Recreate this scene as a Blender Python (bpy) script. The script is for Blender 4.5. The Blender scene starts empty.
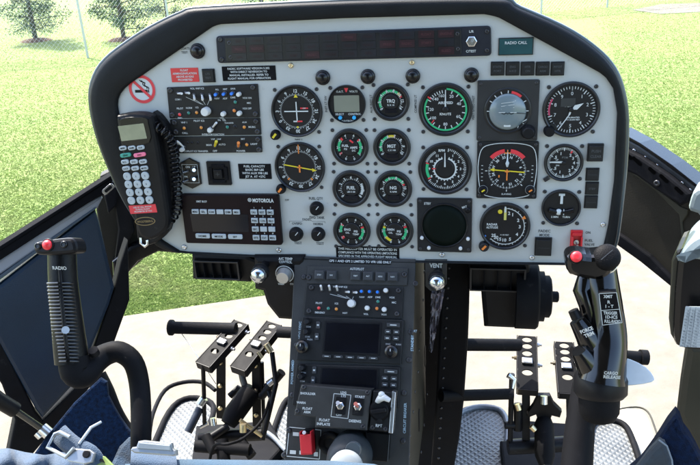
import bpy, bmesh, math, random
from mathutils import Vector, Matrix
random.seed(7)
PI = math.pi
scene = bpy.context.scene
COL = scene.collection

# ------------------------------------------------------------------ camera pose
PW, PH, FPX = 700.0, 465.0, 717.0
YAW, PITCH, ROLL = math.radians(11), math.radians(23), math.radians(3.2)
CAM = Vector((0.22, 0.0, 2.0))
_f = Vector((-math.sin(YAW)*math.cos(PITCH), math.cos(YAW)*math.cos(PITCH), -math.sin(PITCH)))
_r = Vector((math.cos(YAW), math.sin(YAW), 0))
_u = _r.cross(_f)
_R = _r*math.cos(ROLL) - _u*math.sin(ROLL)
_U = _u*math.cos(ROLL) + _r*math.sin(ROLL)
def ray(px, py):
    return _f + _R*((px-PW/2)/FPX) + _U*((PH/2-py)/FPX)
def W(px, py, d):
    """real point at distance d (metres along the view axis)"""
    return CAM + ray(px, py)*d
def hitz(px, py, z):
    r = ray(px, py); return CAM + r*((z-CAM.z)/r.z)
def hity(px, py, y):
    r = ray(px, py); return CAM + r*((y-CAM.y)/r.y)
def hitx(px, py, x):
    r = ray(px, py); return CAM + r*((x-CAM.x)/r.x)

class Frame:
    def __init__(s, o, u, v, n):
        s.o, s.u, s.v, s.n = o, u.normalized(), v.normalized(), n.normalized()
        s.M = Matrix(((s.u.x, s.v.x, s.n.x, o.x), (s.u.y, s.v.y, s.n.y, o.y), (s.u.z, s.v.z, s.n.z, o.z), (0,0,0,1)))
        s.I = s.M.inverted()
    def L(s, px, py, w=0.0):
        r = ray(px, py); p0 = s.o + s.n*w
        t = (p0-CAM).dot(s.n)/r.dot(s.n)
        q = s.I @ (CAM + r*t)
        return (q.x, q.y)
    def at(s, px, py, w=0.0, rot=0.0):
        a, b = s.L(px, py, w)
        o = s.M @ Vector((a, b, w))
        c, k = math.cos(rot), math.sin(rot)
        return Frame(o, s.u*c+s.v*k, s.v*c-s.u*k, s.n)
    def sx(s, px, py, w=0.0):
        a = s.L(px-2, py, w); b = s.L(px+2, py, w)
        return math.hypot(a[0]-b[0], a[1]-b[1])/4
    def sy(s, px, py, w=0.0):
        a = s.L(px, py-2, w); b = s.L(px, py+2, w)
        return math.hypot(a[0]-b[0], a[1]-b[1])/4
WORLD = Frame(Vector((0,0,0)), Vector((1,0,0)), Vector((0,1,0)), Vector((0,0,1)))
_t = math.radians(3)
PAN = Frame(W(362, 140, 1.10), Vector((1,0,0)), Vector((0, math.sin(_t), math.cos(_t))), Vector((0, -math.cos(_t), math.sin(_t))))
_c = math.radians(30)
_p0 = PAN.M @ Vector((*PAN.L(361, 256), 0.0))
CON = Frame(_p0 + Vector((0,-0.004,0)), Vector((1,0,0)), Vector((0, math.sin(_c), math.cos(_c))), Vector((0, -math.cos(_c), math.sin(_c))))

# ------------------------------------------------------------------ materials
_mats = {}
def mat(name, col, rough=0.5, metal=0.0, var=0.12, scale=40.0, bump=0.0, bscale=300.0, emit=0.0, coat=0.0, spec=0.5, col2=None, sheen=0.0):
    if name in _mats: return _mats[name]
    m = bpy.data.materials.new(name); m.use_nodes = True
    nt = m.node_tree; b = nt.nodes['Principled BSDF']
    tc = nt.nodes.new('ShaderNodeTexCoord')
    n = nt.nodes.new('ShaderNodeTexNoise'); n.inputs['Scale'].default_value = scale; n.inputs['Detail'].default_value = 6
    nt.links.new(tc.outputs['Object'], n.inputs['Vector'])
    r = nt.nodes.new('ShaderNodeValToRGB')
    c = list(col)
    lo = [x*(1-var) for x in c]; hi = [min(1, x*(1+var)) for x in c]
    if col2: lo = c; hi = list(col2)
    r.color_ramp.elements[0].position = .3; r.color_ramp.elements[1].position = .7
    r.color_ramp.elements[0].color = (*lo, 1); r.color_ramp.elements[1].color = (*hi, 1)
    nt.links.new(n.outputs['Fac'], r.inputs['Fac']); nt.links.new(r.outputs['Color'], b.inputs['Base Color'])
    b.inputs['Metallic'].default_value = metal
    b.inputs['Specular IOR Level'].default_value = spec
    b.inputs['Coat Weight'].default_value = coat; b.inputs['Coat Roughness'].default_value = 0.06
    if sheen: b.inputs['Sheen Weight'].default_value = sheen
    mr = nt.nodes.new('ShaderNodeMapRange'); mr.inputs['To Min'].default_value = max(0.02, rough*0.8); mr.inputs['To Max'].default_value = min(1, rough*1.2)
    nt.links.new(n.outputs['Fac'], mr.inputs['Value']); nt.links.new(mr.outputs['Result'], b.inputs['Roughness'])
    if bump:
        n2 = nt.nodes.new('ShaderNodeTexNoise'); n2.inputs['Scale'].default_value = bscale; n2.inputs['Detail'].default_value = 3
        nt.links.new(tc.outputs['Object'], n2.inputs['Vector'])
        bp = nt.nodes.new('ShaderNodeBump'); bp.inputs['Strength'].default_value = bump; bp.inputs['Distance'].default_value = 0.002
        nt.links.new(n2.outputs['Fac'], bp.inputs['Height']); nt.links.new(bp.outputs['Normal'], b.inputs['Normal'])
    if emit:
        b.inputs['Emission Color'].default_value = (*col, 1); b.inputs['Emission Strength'].default_value = emit
    _mats[name] = m
    return m
GREY   = mat('panel_grey_paint', (0.335,0.352,0.347), 0.40, var=0.022, scale=5, bump=0.10, bscale=900)
def wear(m, scale, lo, hi, amt, col):
    nt = m.node_tree; b = nt.nodes['Principled BSDF']; tc = nt.nodes['Texture Coordinate']
    src = b.inputs['Base Color'].links[0].from_socket
    n = nt.nodes.new('ShaderNodeTexNoise'); n.inputs['Scale'].default_value = scale; n.inputs['Detail'].default_value = 9; n.inputs['Roughness'].default_value = .65
    nt.links.new(tc.outputs['Object'], n.inputs['Vector'])
    mr = nt.nodes.new('ShaderNodeMapRange'); mr.inputs['From Min'].default_value = lo; mr.inputs['From Max'].default_value = hi; mr.inputs['To Max'].default_value = amt
    nt.links.new(n.outputs['Fac'], mr.inputs['Value'])
    mx = nt.nodes.new('ShaderNodeMix'); mx.data_type = 'RGBA'; mx.inputs['B'].default_value = (*col, 1)
    nt.links.new(mr.outputs['Result'], mx.inputs['Factor']); nt.links.new(src, mx.inputs['A']); nt.links.new(mx.outputs['Result'], b.inputs['Base Color'])
wear(GREY, 55, .66, .74, .45, (0.17,0.17,0.16)); wear(GREY, 7, .52, .72, .22, (0.24,0.25,0.24))
BLACK  = mat('black_plastic', (0.005,0.005,0.006), 0.45, spec=.16, var=0.3, bump=0.06, bscale=700)
MATTE  = mat('matte_black', (0.004,0.004,0.005), 0.7, spec=.10, var=0.3, bump=0.1, bscale=900)
BEZEL  = mat('bezel_black', (0.008,0.009,0.011), 0.33, spec=.35, var=0.2)
DIAL   = mat('dial_black', (0.0035,0.0035,0.0045), 0.5, spec=.3, var=0.2)
GLOSSB = mat('gloss_black', (0.003,0.003,0.0035), 0.26, var=0.2, coat=0.0, spec=.33)
VINYL  = mat('black_vinyl', (0.0045,0.0055,0.0065), 0.55, spec=.17, var=0.35, scale=14, bump=0.2, bscale=700)
WHITE  = mat('white_print', (0.42,0.45,0.45), 0.5, var=0.03)
DIMPR  = mat('dim_print', (0.09,0.10,0.105), 0.5, var=0.05)
GREYPR = mat('grey_print', (0.03,0.035,0.04), 0.5, var=0.05)
GREEN  = mat('green_print', (0.012,0.33,0.13), 0.5, var=0.05)
RED    = mat('red_paint', (0.45,0.012,0.018), 0.35, var=0.08)
REDPR  = mat('red_print', (0.50,0.02,0.03), 0.5, var=0.05)
YEL    = mat('yellow_print', (0.52,0.42,0.015), 0.45, var=0.05)
ORG    = mat('orange_print', (0.58,0.17,0.025), 0.45, var=0.05)
BLUE   = mat('blue_cap', (0.02,0.16,0.62), 0.3, var=0.08)
TEAL   = mat('green_lens', (0.0,0.14,0.10), 0.2, var=0.1, coat=0.5)
AMBER  = mat('amber_lens', (0.55,0.20,0.015), 0.2, var=0.1, coat=0.5)
WKNOB  = mat('white_knob', (0.50,0.51,0.50), 0.3, var=0.05)
STEEL  = mat('steel', (0.55,0.55,0.55), 0.28, metal=1.0, var=0.15)
CHROME = mat('chrome', (0.45,0.48,0.52), 0.16, metal=1.0, var=0.04)
BRASS  = mat('cadmium_screw', (0.55,0.45,0.28), 0.35, metal=1.0, var=0.15)
SCREW  = mat('black_screw', (0.03,0.03,0.033), 0.3, metal=0.4, var=0.2)
LCD    = mat('lcd_grey', (0.15,0.16,0.125), 0.3, var=0.04)
LCDG   = mat('lcd_beige', (0.20,0.21,0.135), 0.3, var=0.12, scale=60)
FLATB = mat('flat_black_trim', (0.005,0.005,0.006), 0.85, spec=.05, var=0.2)
SCREEN = mat('dark_screen', (0.002,0.0025,0.005), 0.18, var=0.3, scale=20, spec=.35)
RADAR  = mat('scope_green_black', (0.0015,0.004,0.003), 0.6, spec=.08, var=0.2)
TEALSC = mat('teal_screen', (0.012,0.05,0.055), 0.2, var=0.1, coat=0.3)
BALL   = mat('attitude_ball', (0.115,0.150,0.165), 0.25, var=0.05, coat=0.3)
CONSP  = mat('console_grey', (0.028,0.0285,0.028), 0.5, spec=.22, var=0.15, scale=25, bump=0.18, bscale=700)
CONS2  = mat('module_black', (0.010,0.0102,0.0105), 0.45, spec=.22, var=0.2, bump=0.08, bscale=900)
WARNP  = mat('warning_panel_dark', (0.014,0.016,0.022), 0.4, spec=.2, var=0.1)
CELL   = mat('cell_dark', (0.010,0.011,0.015), 0.3, spec=.35, var=0.2)
CELLR  = mat('cell_unlit_red', (0.020,0.009,0.012), 0.35, spec=.3, var=0.2)
BROWN  = mat('radio_brown_black', (0.0065,0.003,0.004), 0.4, spec=.12, var=0.2)
KEYW   = mat('white_key', (0.30,0.34,0.36), 0.35, var=0.05)
PINK   = mat('pink_key', (0.62,0.13,0.22), 0.35, var=0.05)
GREENK = mat('green_key', (0.02,0.22,0.17), 0.35, var=0.05)
GOLD   = mat('gold_emblem', (0.16,0.115,0.05), 0.45, metal=0.3, var=0.1)
OLIVE  = mat('olive_primer', (0.014,0.0115,0.007), 0.55, spec=.25, var=0.3, scale=9, bump=0.1)
OLIVE2 = mat('olive_grey_trim', (0.030,0.028,0.019), 0.55, spec=.25, var=0.2, scale=9, bump=0.15, bscale=500)
NAVY   = mat('navy_leatherette', (0.004,0.014,0.030), 0.45, spec=.3, var=0.2, scale=8, bump=0.25, bscale=500)
SILL   = mat('sill_grey_paint', (0.17,0.185,0.215), 0.4, spec=.5, var=0.06, scale=12)
PALE   = mat('pale_blue_grey_paint', (0.17,0.21,0.225), 0.45, var=0.05, scale=9)
BUFF   = mat('buff_trim', (0.40,0.36,0.27), 0.5, var=0.06, scale=9)
RUBBER = mat('black_rubber', (0.004,0.004,0.005), 0.7, spec=.12, var=0.3, bump=0.3, bscale=600)

for m_ in (CONSP, CONS2, BLACK, MATTE, RUBBER): wear(m_, 45, .62, .74, .5, (0.035,0.034,0.032))
# ------------------------------------------------------------------ things
MW = {}
def _reg(o, M): MW[o.name] = M; return o
def thing(name, label, cat, loc=None, frame=None, group=None, kind=None):
    o = bpy.data.objects.new(name, None); COL.objects.link(o)
    o.empty_display_size = 0.02
    M = frame.M.copy() if frame else Matrix.Translation(loc)
    o.matrix_world = M
    o['label'] = label; o['category'] = cat
    if group: o['group'] = group
    if kind: o['kind'] = kind
    return _reg(o, M)
def tag(o, label, cat, group=None):
    o['label'] = label; o['category'] = cat
    if group: o['group'] = group
    return o

# ------------------------------------------------------------------ text cache
_txt = {}
def textmesh(s, off=0.012):
    k = (s, off)
    if k in _txt: return _txt[k]
    cu = bpy.data.curves.new('t', 'FONT'); cu.body = s; cu.resolution_u = 2; cu.offset = off
    cu.align_x = 'LEFT'; cu.size = 1.0
    o = bpy.data.objects.new('t', cu); COL.objects.link(o)
    me = o.to_mesh()
    vs = [(v.co.x, v.co.y) for v in me.vertices]; fs = [tuple(p.vertices) for p in me.polygons]
    o.to_mesh_clear(); bpy.data.objects.remove(o); bpy.data.curves.remove(cu)
    xs = [v[0] for v in vs] or [0, 1]
    _txt[k] = (vs, fs, min(xs), max(xs))
    return _txt[k]

class MB:
    def __init__(s, frame=WORLD, mats=None):
        s.F = frame; s.v = []; s.f = []; s.fm = []; s.fs = []; s.m = 0; s.sm = False
    def add(s, vs, fs, smooth=None):
        b = len(s.v)
        M = s.F.M
        s.v += [M @ Vector(p) for p in vs]
        s.f += [tuple(i+b for i in f) for f in fs]
        s.fm += [s.m]*len(fs); s.fs += [s.sm if smooth is None else smooth]*len(fs)
    # prism from a 2D outline, top edge chamfered
    def prism(s, pts, w0, w1, ch=0.0):
        n = len(pts)
        ar = sum(pts[i][0]*pts[(i+1)%n][1]-pts[(i+1)%n][0]*pts[i][1] for i in range(n))
        if ar < 0: pts = pts[::-1]
        def inset(d):
            out = []
            for i in range(n):
                p0, p1, p2 = Vector(pts[i-1]), Vector(pts[i]), Vector(pts[(i+1)%n])
                e1 = (p1-p0); e2 = (p2-p1)
                if e1.length < 1e-9 or e2.length < 1e-9: out.append(p1); continue
                e1.normalize(); e2.normalize()
                n1 = Vector((-e1.y, e1.x)); n2 = Vector((-e2.y, e2.x))
                k = n1+n2
                if k.length < 1e-6: k = n1
                k.normalize(); c = max(.5, k.dot(n1))
                out.append(p1+k*(d/c))
            return out
        rings = [[(p[0], p[1], w0) for p in pts]]
        if ch > 0:
            rings.append([(p[0], p[1], w1-ch) for p in pts])
            q = inset(ch*0.3); rings.append([(p[0], p[1], w1-ch*0.3) for p in q])
            q = inset(ch); rings.append([(p[0], p[1], w1) for p in q])
        else: rings.append([(p[0], p[1], w1) for p in pts])
        vs = [p for r in rings for p in r]; fs = []
        for k in range(len(rings)-1):
            for i in range(n):
                j = (i+1) % n
                fs.append((k*n+i, k*n+j, (k+1)*n+j, (k+1)*n+i))
        fs.append(tuple((len(rings)-1)*n+i for i in range(n)))
        fs.append(tuple(n-1-i for i in range(n)))
        s.add(vs, fs, False)
    def flat(s, pts, w):
        n = len(pts)
        ar = sum(pts[i][0]*pts[(i+1)%n][1]-pts[(i+1)%n][0]*pts[i][1] for i in range(n))
        if ar < 0: pts = pts[::-1]
        s.add([(p[0], p[1], w) for p in pts], [tuple(range(n))], False)
    def box(s, cx, cy, w0, w1, lx, ly, r=0.0, ch=0.0, rot=0.0, seg=4):
        s.prism(rrect(cx, cy, lx, ly, r, rot, seg), w0, w1, ch)
    def lathe(s, prof, cx=0, cy=0, seg=40, cap=True, smooth=True):
        vs = []; fs = []
        for (r, w) in prof:
            for i in range(seg):
                a = 2*PI*i/seg; vs.append((cx+r*math.cos(a), cy+r*math.sin(a), w))
        for k in range(len(prof)-1):
            for i in range(seg):
                j = (i+1) % seg
                fs.append((k*seg+i, k*seg+j, (k+1)*seg+j, (k+1)*seg+i))
        s.add(vs, fs, smooth)
        if cap:
            n = len(prof)-1
            s.add(vs[n*seg:(n+1)*seg], [tuple(range(seg))], False)
            s.add(vs[0:seg], [tuple(range(seg-1, -1, -1))], False)
    def cyl(s, cx, cy, w0, w1, r0, r1=None, seg=20, ch=0.0):
        r1 = r0 if r1 is None else r1
        if ch: s.lathe([(r0, w0), (r1, w1-ch), (r1-ch, w1)], cx, cy, seg)
        else: s.lathe([(r0, w0), (r1, w1)], cx, cy, seg)
    def sphere(s, cx, cy, cw, r, rz=None, seg=18, half=False):
        rz = rz or r; n = 9; pr = []
        for i in range(n+1):
            a = (-PI/2 if not half else 0) + (PI if not half else PI/2)*i/n
            pr.append((max(1e-5, r*math.cos(a)), cw+rz*math.sin(a)))
        s.lathe(pr, cx, cy, seg, cap=False)
    def arc(s, r0, r1, a0, a1, w, cx=0, cy=0, step=6):
        n = max(1, int(abs(a1-a0)/step)); vs = []; fs = []
        for i in range(n+1):
            a = math.radians(a0+(a1-a0)*i/n)
            vs += [(cx+r0*math.sin(a), cy+r0*math.cos(a), w), (cx+r1*math.sin(a), cy+r1*math.cos(a), w)]
        for i in range(n): fs.append((2*i, 2*i+1, 2*i+3, 2*i+2))
        s.add(vs, fs, False)
    def bar(s, a, r0, r1, wd, w, wd1=None, cx=0, cy=0):
        a = math.radians(a); d = (math.sin(a), math.cos(a)); p = (math.cos(a), -math.sin(a))
        h = wd/2; h1 = (wd if wd1 is None else wd1)/2
        s.add([(cx+d[0]*r0+p[0]*h, cy+d[1]*r0+p[1]*h, w), (cx+d[0]*r1+p[0]*h1, cy+d[1]*r1+p[1]*h1, w),
               (cx+d[0]*r1-p[0]*h1, cy+d[1]*r1-p[1]*h1, w), (cx+d[0]*r0-p[0]*h, cy+d[1]*r0-p[1]*h, w)], [(0,1,2,3)], False)
    def ticks(s, n, a0, a1, r0, r1, wd, w, cx=0, cy=0, skip=None):
        for i in range(n+1):
            if skip and i % skip == 0: continue
            s.bar(a0+(a1-a0)*i/n, r0, r1, wd, w, cx=cx, cy=cy)
    def line(s, x0, y0, x1, y1, wd, w):
        d = Vector((x1-x0, y1-y0)); 
        if d.length < 1e-9: return
        d.normalize(); p = Vector((-d.y, d.x))*wd/2
        s.add([(x0+p.x, y0+p.y, w), (x0-p.x, y0-p.y, w), (x1-p.x, y1-p.y, w), (x1+p.x, y1+p.y, w)], [(0,1,2,3)], False)
    def text(s, t, x, y, h, w, rot=0.0, align='c', maxw=None, bold=0.018):
        vs, fs, x0, x1 = textmesh(t, bold)
        if not vs: return
        k = h/0.70; kx = k
        if maxw and (x1-x0)*k > maxw: kx = maxw/(x1-x0)
        ox = {'c': (x0+x1)/2, 'l': x0, 'r': x1}[align]
        c, sn = math.cos(rot), math.sin(rot); out = []
        for (a, b) in vs:
            a = (a-ox)*kx; b = b*k - h/2
            out.append((x+a*c-b*sn, y+a*sn+b*c, w))
        s.add(out, fs, False)
    # generic tube through world/frame points; radius may vary; squash = (rx, ry) list allowed
    def tube(s, pts, rad, seg=12, cap=True, up=None):
        pts = [Vector(p) for p in pts]; n = len(pts)
        if not isinstance(rad, (list, tuple)): rad = [rad]*n
        T = []
        for i in range(n):
            a = pts[max(0, i-1)]; b = pts[min(n-1, i+1)]; T.append((b-a).normalized())
        nrm = Vector(up) if up is not None else Vector((0,0,1))
        if abs(nrm.normalized().dot(T[0])) > .95: nrm = Vector((1,0,0))
        vs = []; fs = []
        N = (nrm - T[0]*nrm.dot(T[0])).normalized()
        for i in range(n):
            N = (N - T[i]*N.dot(T[i]))
            if N.length < 1e-6: N = Vector((1,0,0)) - T[i]*T[i].x
            N.normalize(); B = T[i].cross(N)
            r = rad[i]; ra, rb = r if isinstance(r, (tuple, list)) else (r, r)
            for k in range(seg):
                a = 2*PI*k/seg
                vs.append(tuple(pts[i] + B*(ra*math.cos(a)) + N*(rb*math.sin(a))))
        for i in range(n-1):
            for k in range(seg):
                j = (k+1) % seg
                fs.append((i*seg+k, i*seg+j, (i+1)*seg+j, (i+1)*seg+k))
        s.add(vs, fs, True)
        if cap:
            s.add(vs[:seg], [tuple(range(seg-1, -1, -1))], False)
            s.add(vs[(n-1)*seg:], [tuple(range(seg))], False)
    def build(s, name, mats, parent=None, bevel=0.0, smoothall=False):
        me = bpy.data.meshes.new(name)
        if parent is not None: I = MW[parent.name].inverted(); P = MW[parent.name]
        else:
            c = sum(s.v, Vector())/max(1, len(s.v)); P = Matrix.Translation(c); I = P.inverted()
        me.from_pydata([I @ v for v in s.v], [], s.f)
        if not isinstance(mats, (list, tuple)): mats = [mats]
        for m in mats: me.materials.append(m)
        me.polygons.foreach_set('material_index', s.fm)
        me.polygons.foreach_set('use_smooth', [True]*len(s.f) if smoothall else s.fs)
        me.update()
        o = bpy.data.objects.new(name, me); COL.objects.link(o)
        if parent is not None:
            o.parent = parent; _reg(o, P)
        else:
            o.matrix_world = P; _reg(o, P)
        if bevel:
            md = o.modifiers.new('bevel', 'BEVEL'); md.width = bevel; md.segments = 2; md.limit_method = 'ANGLE'; md.angle_limit = math.radians(40)
        return o

def rrect(cx, cy, lx, ly, r=0.0, rot=0.0, seg=4):
    pts = []
    if r <= 0: base = [(-lx/2,-ly/2),(lx/2,-ly/2),(lx/2,ly/2),(-lx/2,ly/2)]
    else:
        r = min(r, lx/2*.99, ly/2*.99); base = []
        for (x, y, a0) in ((lx/2-r, -ly/2+r, -90), (lx/2-r, ly/2-r, 0), (-lx/2+r, ly/2-r, 90), (-lx/2+r, -ly/2+r, 180)):
            for i in range(seg+1):
                a = math.radians(a0+90*i/seg); base.append((x+r*math.cos(a), y+r*math.sin(a)))
    c, s = math.cos(rot), math.sin(rot)
    return [(cx+x*c-y*s, cy+x*s+y*c) for x, y in base]

def smooth_poly(pts, k=3, closed=True):
    """Catmull-Rom resample of 2D/3D points"""
    n = len(pts); out = []
    rng = range(n) if closed else range(n-1)
    for i in rng:
        if closed: p = [Vector(pts[(i+j-1) % n]) for j in range(4)]
        else: p = [Vector(pts[max(0, min(n-1, i+j-1))]) for j in range(4)]
        for t in range(k):
            t = t/k
            out.append(0.5*((2*p[1]) + (p[2]-p[0])*t + (2*p[0]-5*p[1]+4*p[2]-p[3])*t*t + (3*p[1]-p[0]-3*p[2]+p[3])*t**3))
    if not closed: out.append(Vector(pts[-1]))
    return [tuple(v) for v in out]

def spoly(mb, pix, F, w0, w1, ch=0.0, smooth=0):
    pts = [F.L(x, y, w1) for x, y in pix]
    if smooth: pts = smooth_poly(pts, smooth)
    mb.prism(pts, w0, w1, ch)
# ================================================================== INSTRUMENT PANEL
panel = thing('instrument_panel', 'light grey instrument panel with thick black padded surround', 'instrument panel', frame=PAN)
inner = [(181,251),(160,238),(140,190),(124,140),(118,106),(119,96),(127,86),(214,26),(222,24),(345,18),(485,14),(498,17),
         (588,66),(604,75),(613,88),(617,112),(614,180),(608,225),(604,243),(598,255),(585,263),(400,260),(280,256)]
outer = [(176,252),(150,240),(124,205),(104,162),(93,130),(88,102),(90,82),(101,62),(126,42),(152,26),(182,12),(203,8),(350,1),(495,-1),(516,7),(562,27),(592,46),
         (612,66),(622,88),(627,120),(625,172),(619,226),(615,247),(606,262),(585,265),(400,262),(280,258)]
inL = [PAN.L(x, y, 0.0) for x, y in inner]
mb = MB(PAN); mb.prism(inL, -0.006, 0.0, 0); mb.build('fascia', GREY, panel)
# padded surround: lofted rings, resampled by angle around the panel centre
def resamp(poly, n=160, sm=0):
    if sm: poly = smooth_poly(poly, sm)
    P = [Vector(p[:2]) for p in poly]; out = []
    cx, cy = 0.0, 0.02
    for k in range(n):
        a = 2*PI*k/n; d = Vector((math.cos(a), math.sin(a))); best = None
        for i in range(len(P)):
            p, q = P[i]-Vector((cx, cy)), P[(i+1) % len(P)]-Vector((cx, cy))
            e = q-p; den = d.x*e.y-d.y*e.x
            if abs(den) < 1e-12: continue
            t = (p.x*e.y-p.y*e.x)/den; u = (p.x*d.y-p.y*d.x)/den
            if t > 0 and -1e-9 <= u <= 1+1e-9 and (best is None or t > best): best = t
        out.append((cx+d.x*best, cy+d.y*best))
    return out
NR = 260
rin = resamp(inL, NR)
rout = resamp([PAN.L(x, y, 0.004) for x, y in outer], NR, 3)
def lerp(a, b, t): return a+(b-a)*t
rings = []
for (t, w) in ((0.0, -0.003), (0.0, 0.004), (0.02, 0.0055), (0.08, 0.0065), (0.35, 0.0075), (0.65, 0.0075), (0.85, 0.0065), (0.95, 0.003), (1.0, -0.004)):
    rings.append([(lerp(rin[i][0], rout[i][0], t), lerp(rin[i][1], rout[i][1], t), w) for i in range(NR)])
vs = [p for r in rings for p in r]; fs = []
for k in range(len(rings)-1):
    for i in range(NR):
        j = (i+1) % NR; fs.append((k*NR+j, k*NR+i, (k+1)*NR+i, (k+1)*NR+j))
mb = MB(PAN); mb.add(vs, fs, True); mb.build('padded_surround', VINYL, panel)
# outer rim of the glare shield and the shell behind
RIM = mat('rim_sky_sheen', (0.04,0.055,0.058), 0.3, var=0.15, scale=12)  # lighter grey-green base colour paints the sky's reflection along the rim
rr = [[(rout[i][0]*s, (rout[i][1]-0.02)*s+0.02, w) for i in range(NR)] for s, w in ((1.0,-0.004),(1.008,-0.004),(1.014,-0.008),(1.014,-0.028),(1.004,-0.035),(0.985,-0.040))]
vs = [p for r in rr for p in r]; fs = []
for k in range(len(rr)-1):
    for i in range(NR):
        j = (i+1) % NR; fs.append((k*NR+j, k*NR+i, (k+1)*NR+i, (k+1)*NR+j))
mb = MB(PAN); mb.add(vs, fs, True); mb.build('outer_rim', RIM, panel)
rr = [[(rout[i][0]*s, (rout[i][1]-0.02)*s+0.02-dy, w) for i in range(NR)] for s, w, dy in ((0.985,-0.040,0),(0.93,-0.10,0.008),(0.80,-0.19,0.03),(0.5,-0.24,0.05))]
vs = [p for r in rr for p in r]; fs = []
for k in range(len(rr)-1):
    for i in range(NR):
        j = (i+1) % NR; fs.append((k*NR+j, k*NR+i, (k+1)*NR+i, (k+1)*NR+j))
fs.append(tuple((len(rr)-1)*NR+i for i in range(NR)))
mb = MB(PAN); mb.add(vs, fs, True); mb.build('back_shell', MATTE, panel)

def screw(parent, F, px, py, rpx, m, name='screw', w=0.0):
    f = F.at(px, py, w); r = rpx*F.sx(px, py, w)
    mb = MB(f)
    mb.lathe([(r, 0), (r, r*.25), (r*.8, r*.55), (r*.45, r*.62), (r*.35, r*.35)], seg=14)
    a = random.uniform(0, PI)
    mb.build(name, m, parent)
for (x, y) in ((291,65.5),(412,62.5),(184.5,247),(279,250),(442,254.5),(532,257.5),(603,224.5)):
    screw(panel, PAN, x, y, 2.6, BRASS if y < 100 else STEEL)
# black dome lamps / knobs
for (x, y, r) in ((198,51,7.3),(323,77.5,7.4),(368,76.5,7.4),(413,76,7.4),(471.5,75,7.6)):
    f = PAN.at(x, y); R = r*PAN.sx(x, y); mb = MB(f)
    mb.lathe([(R,0),(R,.002),(R*.93,.005),(R*.72,.0062),(R*.62,.0058)], seg=28)
    mb.sphere(0, 0, .0050, R*.80, R*.5, half=True)
    mb.build('dome_lamp', GLOSSB, panel)
# annunciator push buttons
def button(px, py, wx, wy, txt=(), frame=True, mt=CONS2, dep=.006, name='push_button', parent=panel, F=PAN, w=0.0, fg=None):
    f = F.at(px, py, w); s = F.sx(px, py, w); t = F.sy(px, py, w); X, Y = wx*s, wy*t
    mb = MB(f)
    mb.box(0, 0, 0, dep*.45, X, Y, r=.0006, ch=.0005)
    mb.box(0, 0, 0, dep, X*.86, Y*.86, r=.0008, ch=.0008)
    mb.m = 1
    for i, tx in enumerate(txt):
        n = len(txt); mb.text(tx, 0, (n/2-.5-i)*Y*.3, Y*.15, dep+.0002, maxw=X*.7)
    if not txt: mb.line(-X*.36, 0, X*.36, 0, .0004, dep+.0002)
    return mb.build(name, [mt, fg or GREYPR], parent)
for i, x in enumerate((497.5,512.5,527.5,542.5,557.5)):
    button(x, 68.5, 13.6, 14, (('STATIC','PORT'),('ENG','A/ICE'),('HTR','ON'),('CARGO','ARM'),('PITOT','HTR'))[i], dep=.005)
button(209, 75.5, 12.5, 13.5, ('LTS','TEST'), dep=.005)
button(595, 152, 16, 17.5, ('PUSH','CLEAR'), dep=.011)
button(592.3, 174.2, 13.4, 13, (), dep=.004)
button(591.8, 188, 13.4, 13, ('STBY',), dep=.004)
button(590.8, 201.6, 13.4, 13, (), dep=.004)
button(543, 246, 17, 18, (), dep=.009, name='mode_button')
# guarded fuel valve switch
f = PAN.at(576, 241); s = PAN.sx(576, 241); mb = MB(f)
mb.box(0,0,0,.003, 12*s, 25*s, r=.001, ch=.0006)
g = mb.build('switch_plate', RED, panel)
mb = MB(f)
for sg in (-1,1): mb.box(sg*4.6*s, -2*s, .003, .013, 1.6*s, 18*s, r=.0005, ch=.0004)
mb.box(0, -9.5*s, .003, .011, 9*s, 3*s, ch=.0005); mb.box(0, 9*s, .003, .008, 9*s, 3*s, ch=.0005)
mb.build('switch_guard', RED, panel)
mb = MB(f); mb.cyl(0, 0, .003, .006, 2.6*s, seg=12); mb.tube([(0,0,.004),(0,-.002,.014),(0,-.0025,.017)], [.0014,.0018,.0024], seg=10)
mb.build('toggle_switch', STEEL, panel)
# small rotary knobs
for (x, y) in ((317,208),(296.5,233.5),(318.5,233.5)):
    f = PAN.at(x, y); R = 7*PAN.sx(x, y); mb = MB(f)
    mb.lathe([(R,0),(R,.003),(R*.92,.006),(R*.8,.012),(R*.7,.013)], seg=24)
    mb.m = 1; mb.line(R*.1, R*.12, R*.5, R*.6, .0011, .0133)
    mb.build('rotary_knob', [BLACK, WHITE], panel)
# lettering printed directly on the fascia
mb = MB(PAN)
def ptxt(mb, t, px, py, hpx, F=PAN, w=.0004, rot=0, wpx=None, bold=0.018, align='c'):
    a, b = F.L(px, py, w); s = F.sx(px, py, w)
    mb.text(t, a, b, hpx*F.sy(px, py, w), w, rot, maxw=wpx*s if wpx else None, bold=bold, align=align)
for t, x, y, h, wd in (('FLOATS',184.5,48.5,2.2,11),('TEST',184.5,52.5,2.2,8),('FUEL QTY',316,198.5,2.6,14),('FWD TANK',317,217.5,2.6,15),('FADEC',307,219.5,2.2,9),
        ('OVSPD',297,223.5,2.2,10),('HORN',318,224,2.2,9),('TEST',298,243,2.4,8),('TEST',320,243.5,2.4,8),('NAV 1',298.5,139.5,1.9,10),('NAV 2',306,191,1.9,7),('FADEC',544.5,231,2.6,12),('MODE',544.5,235,2.6,10),
        ('ON',588,232.5,2.4,5),('FUEL',589,240.5,2.4,9),('VALVE',589.5,244.5,2.4,10),('OFF',287,200,1.8,4)):
    ptxt(mb, t, x, y, h, wpx=wd)
for (x, y) in ((326,92),(371.5,92),(416.5,92),(473.8,92)):
    pass
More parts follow.
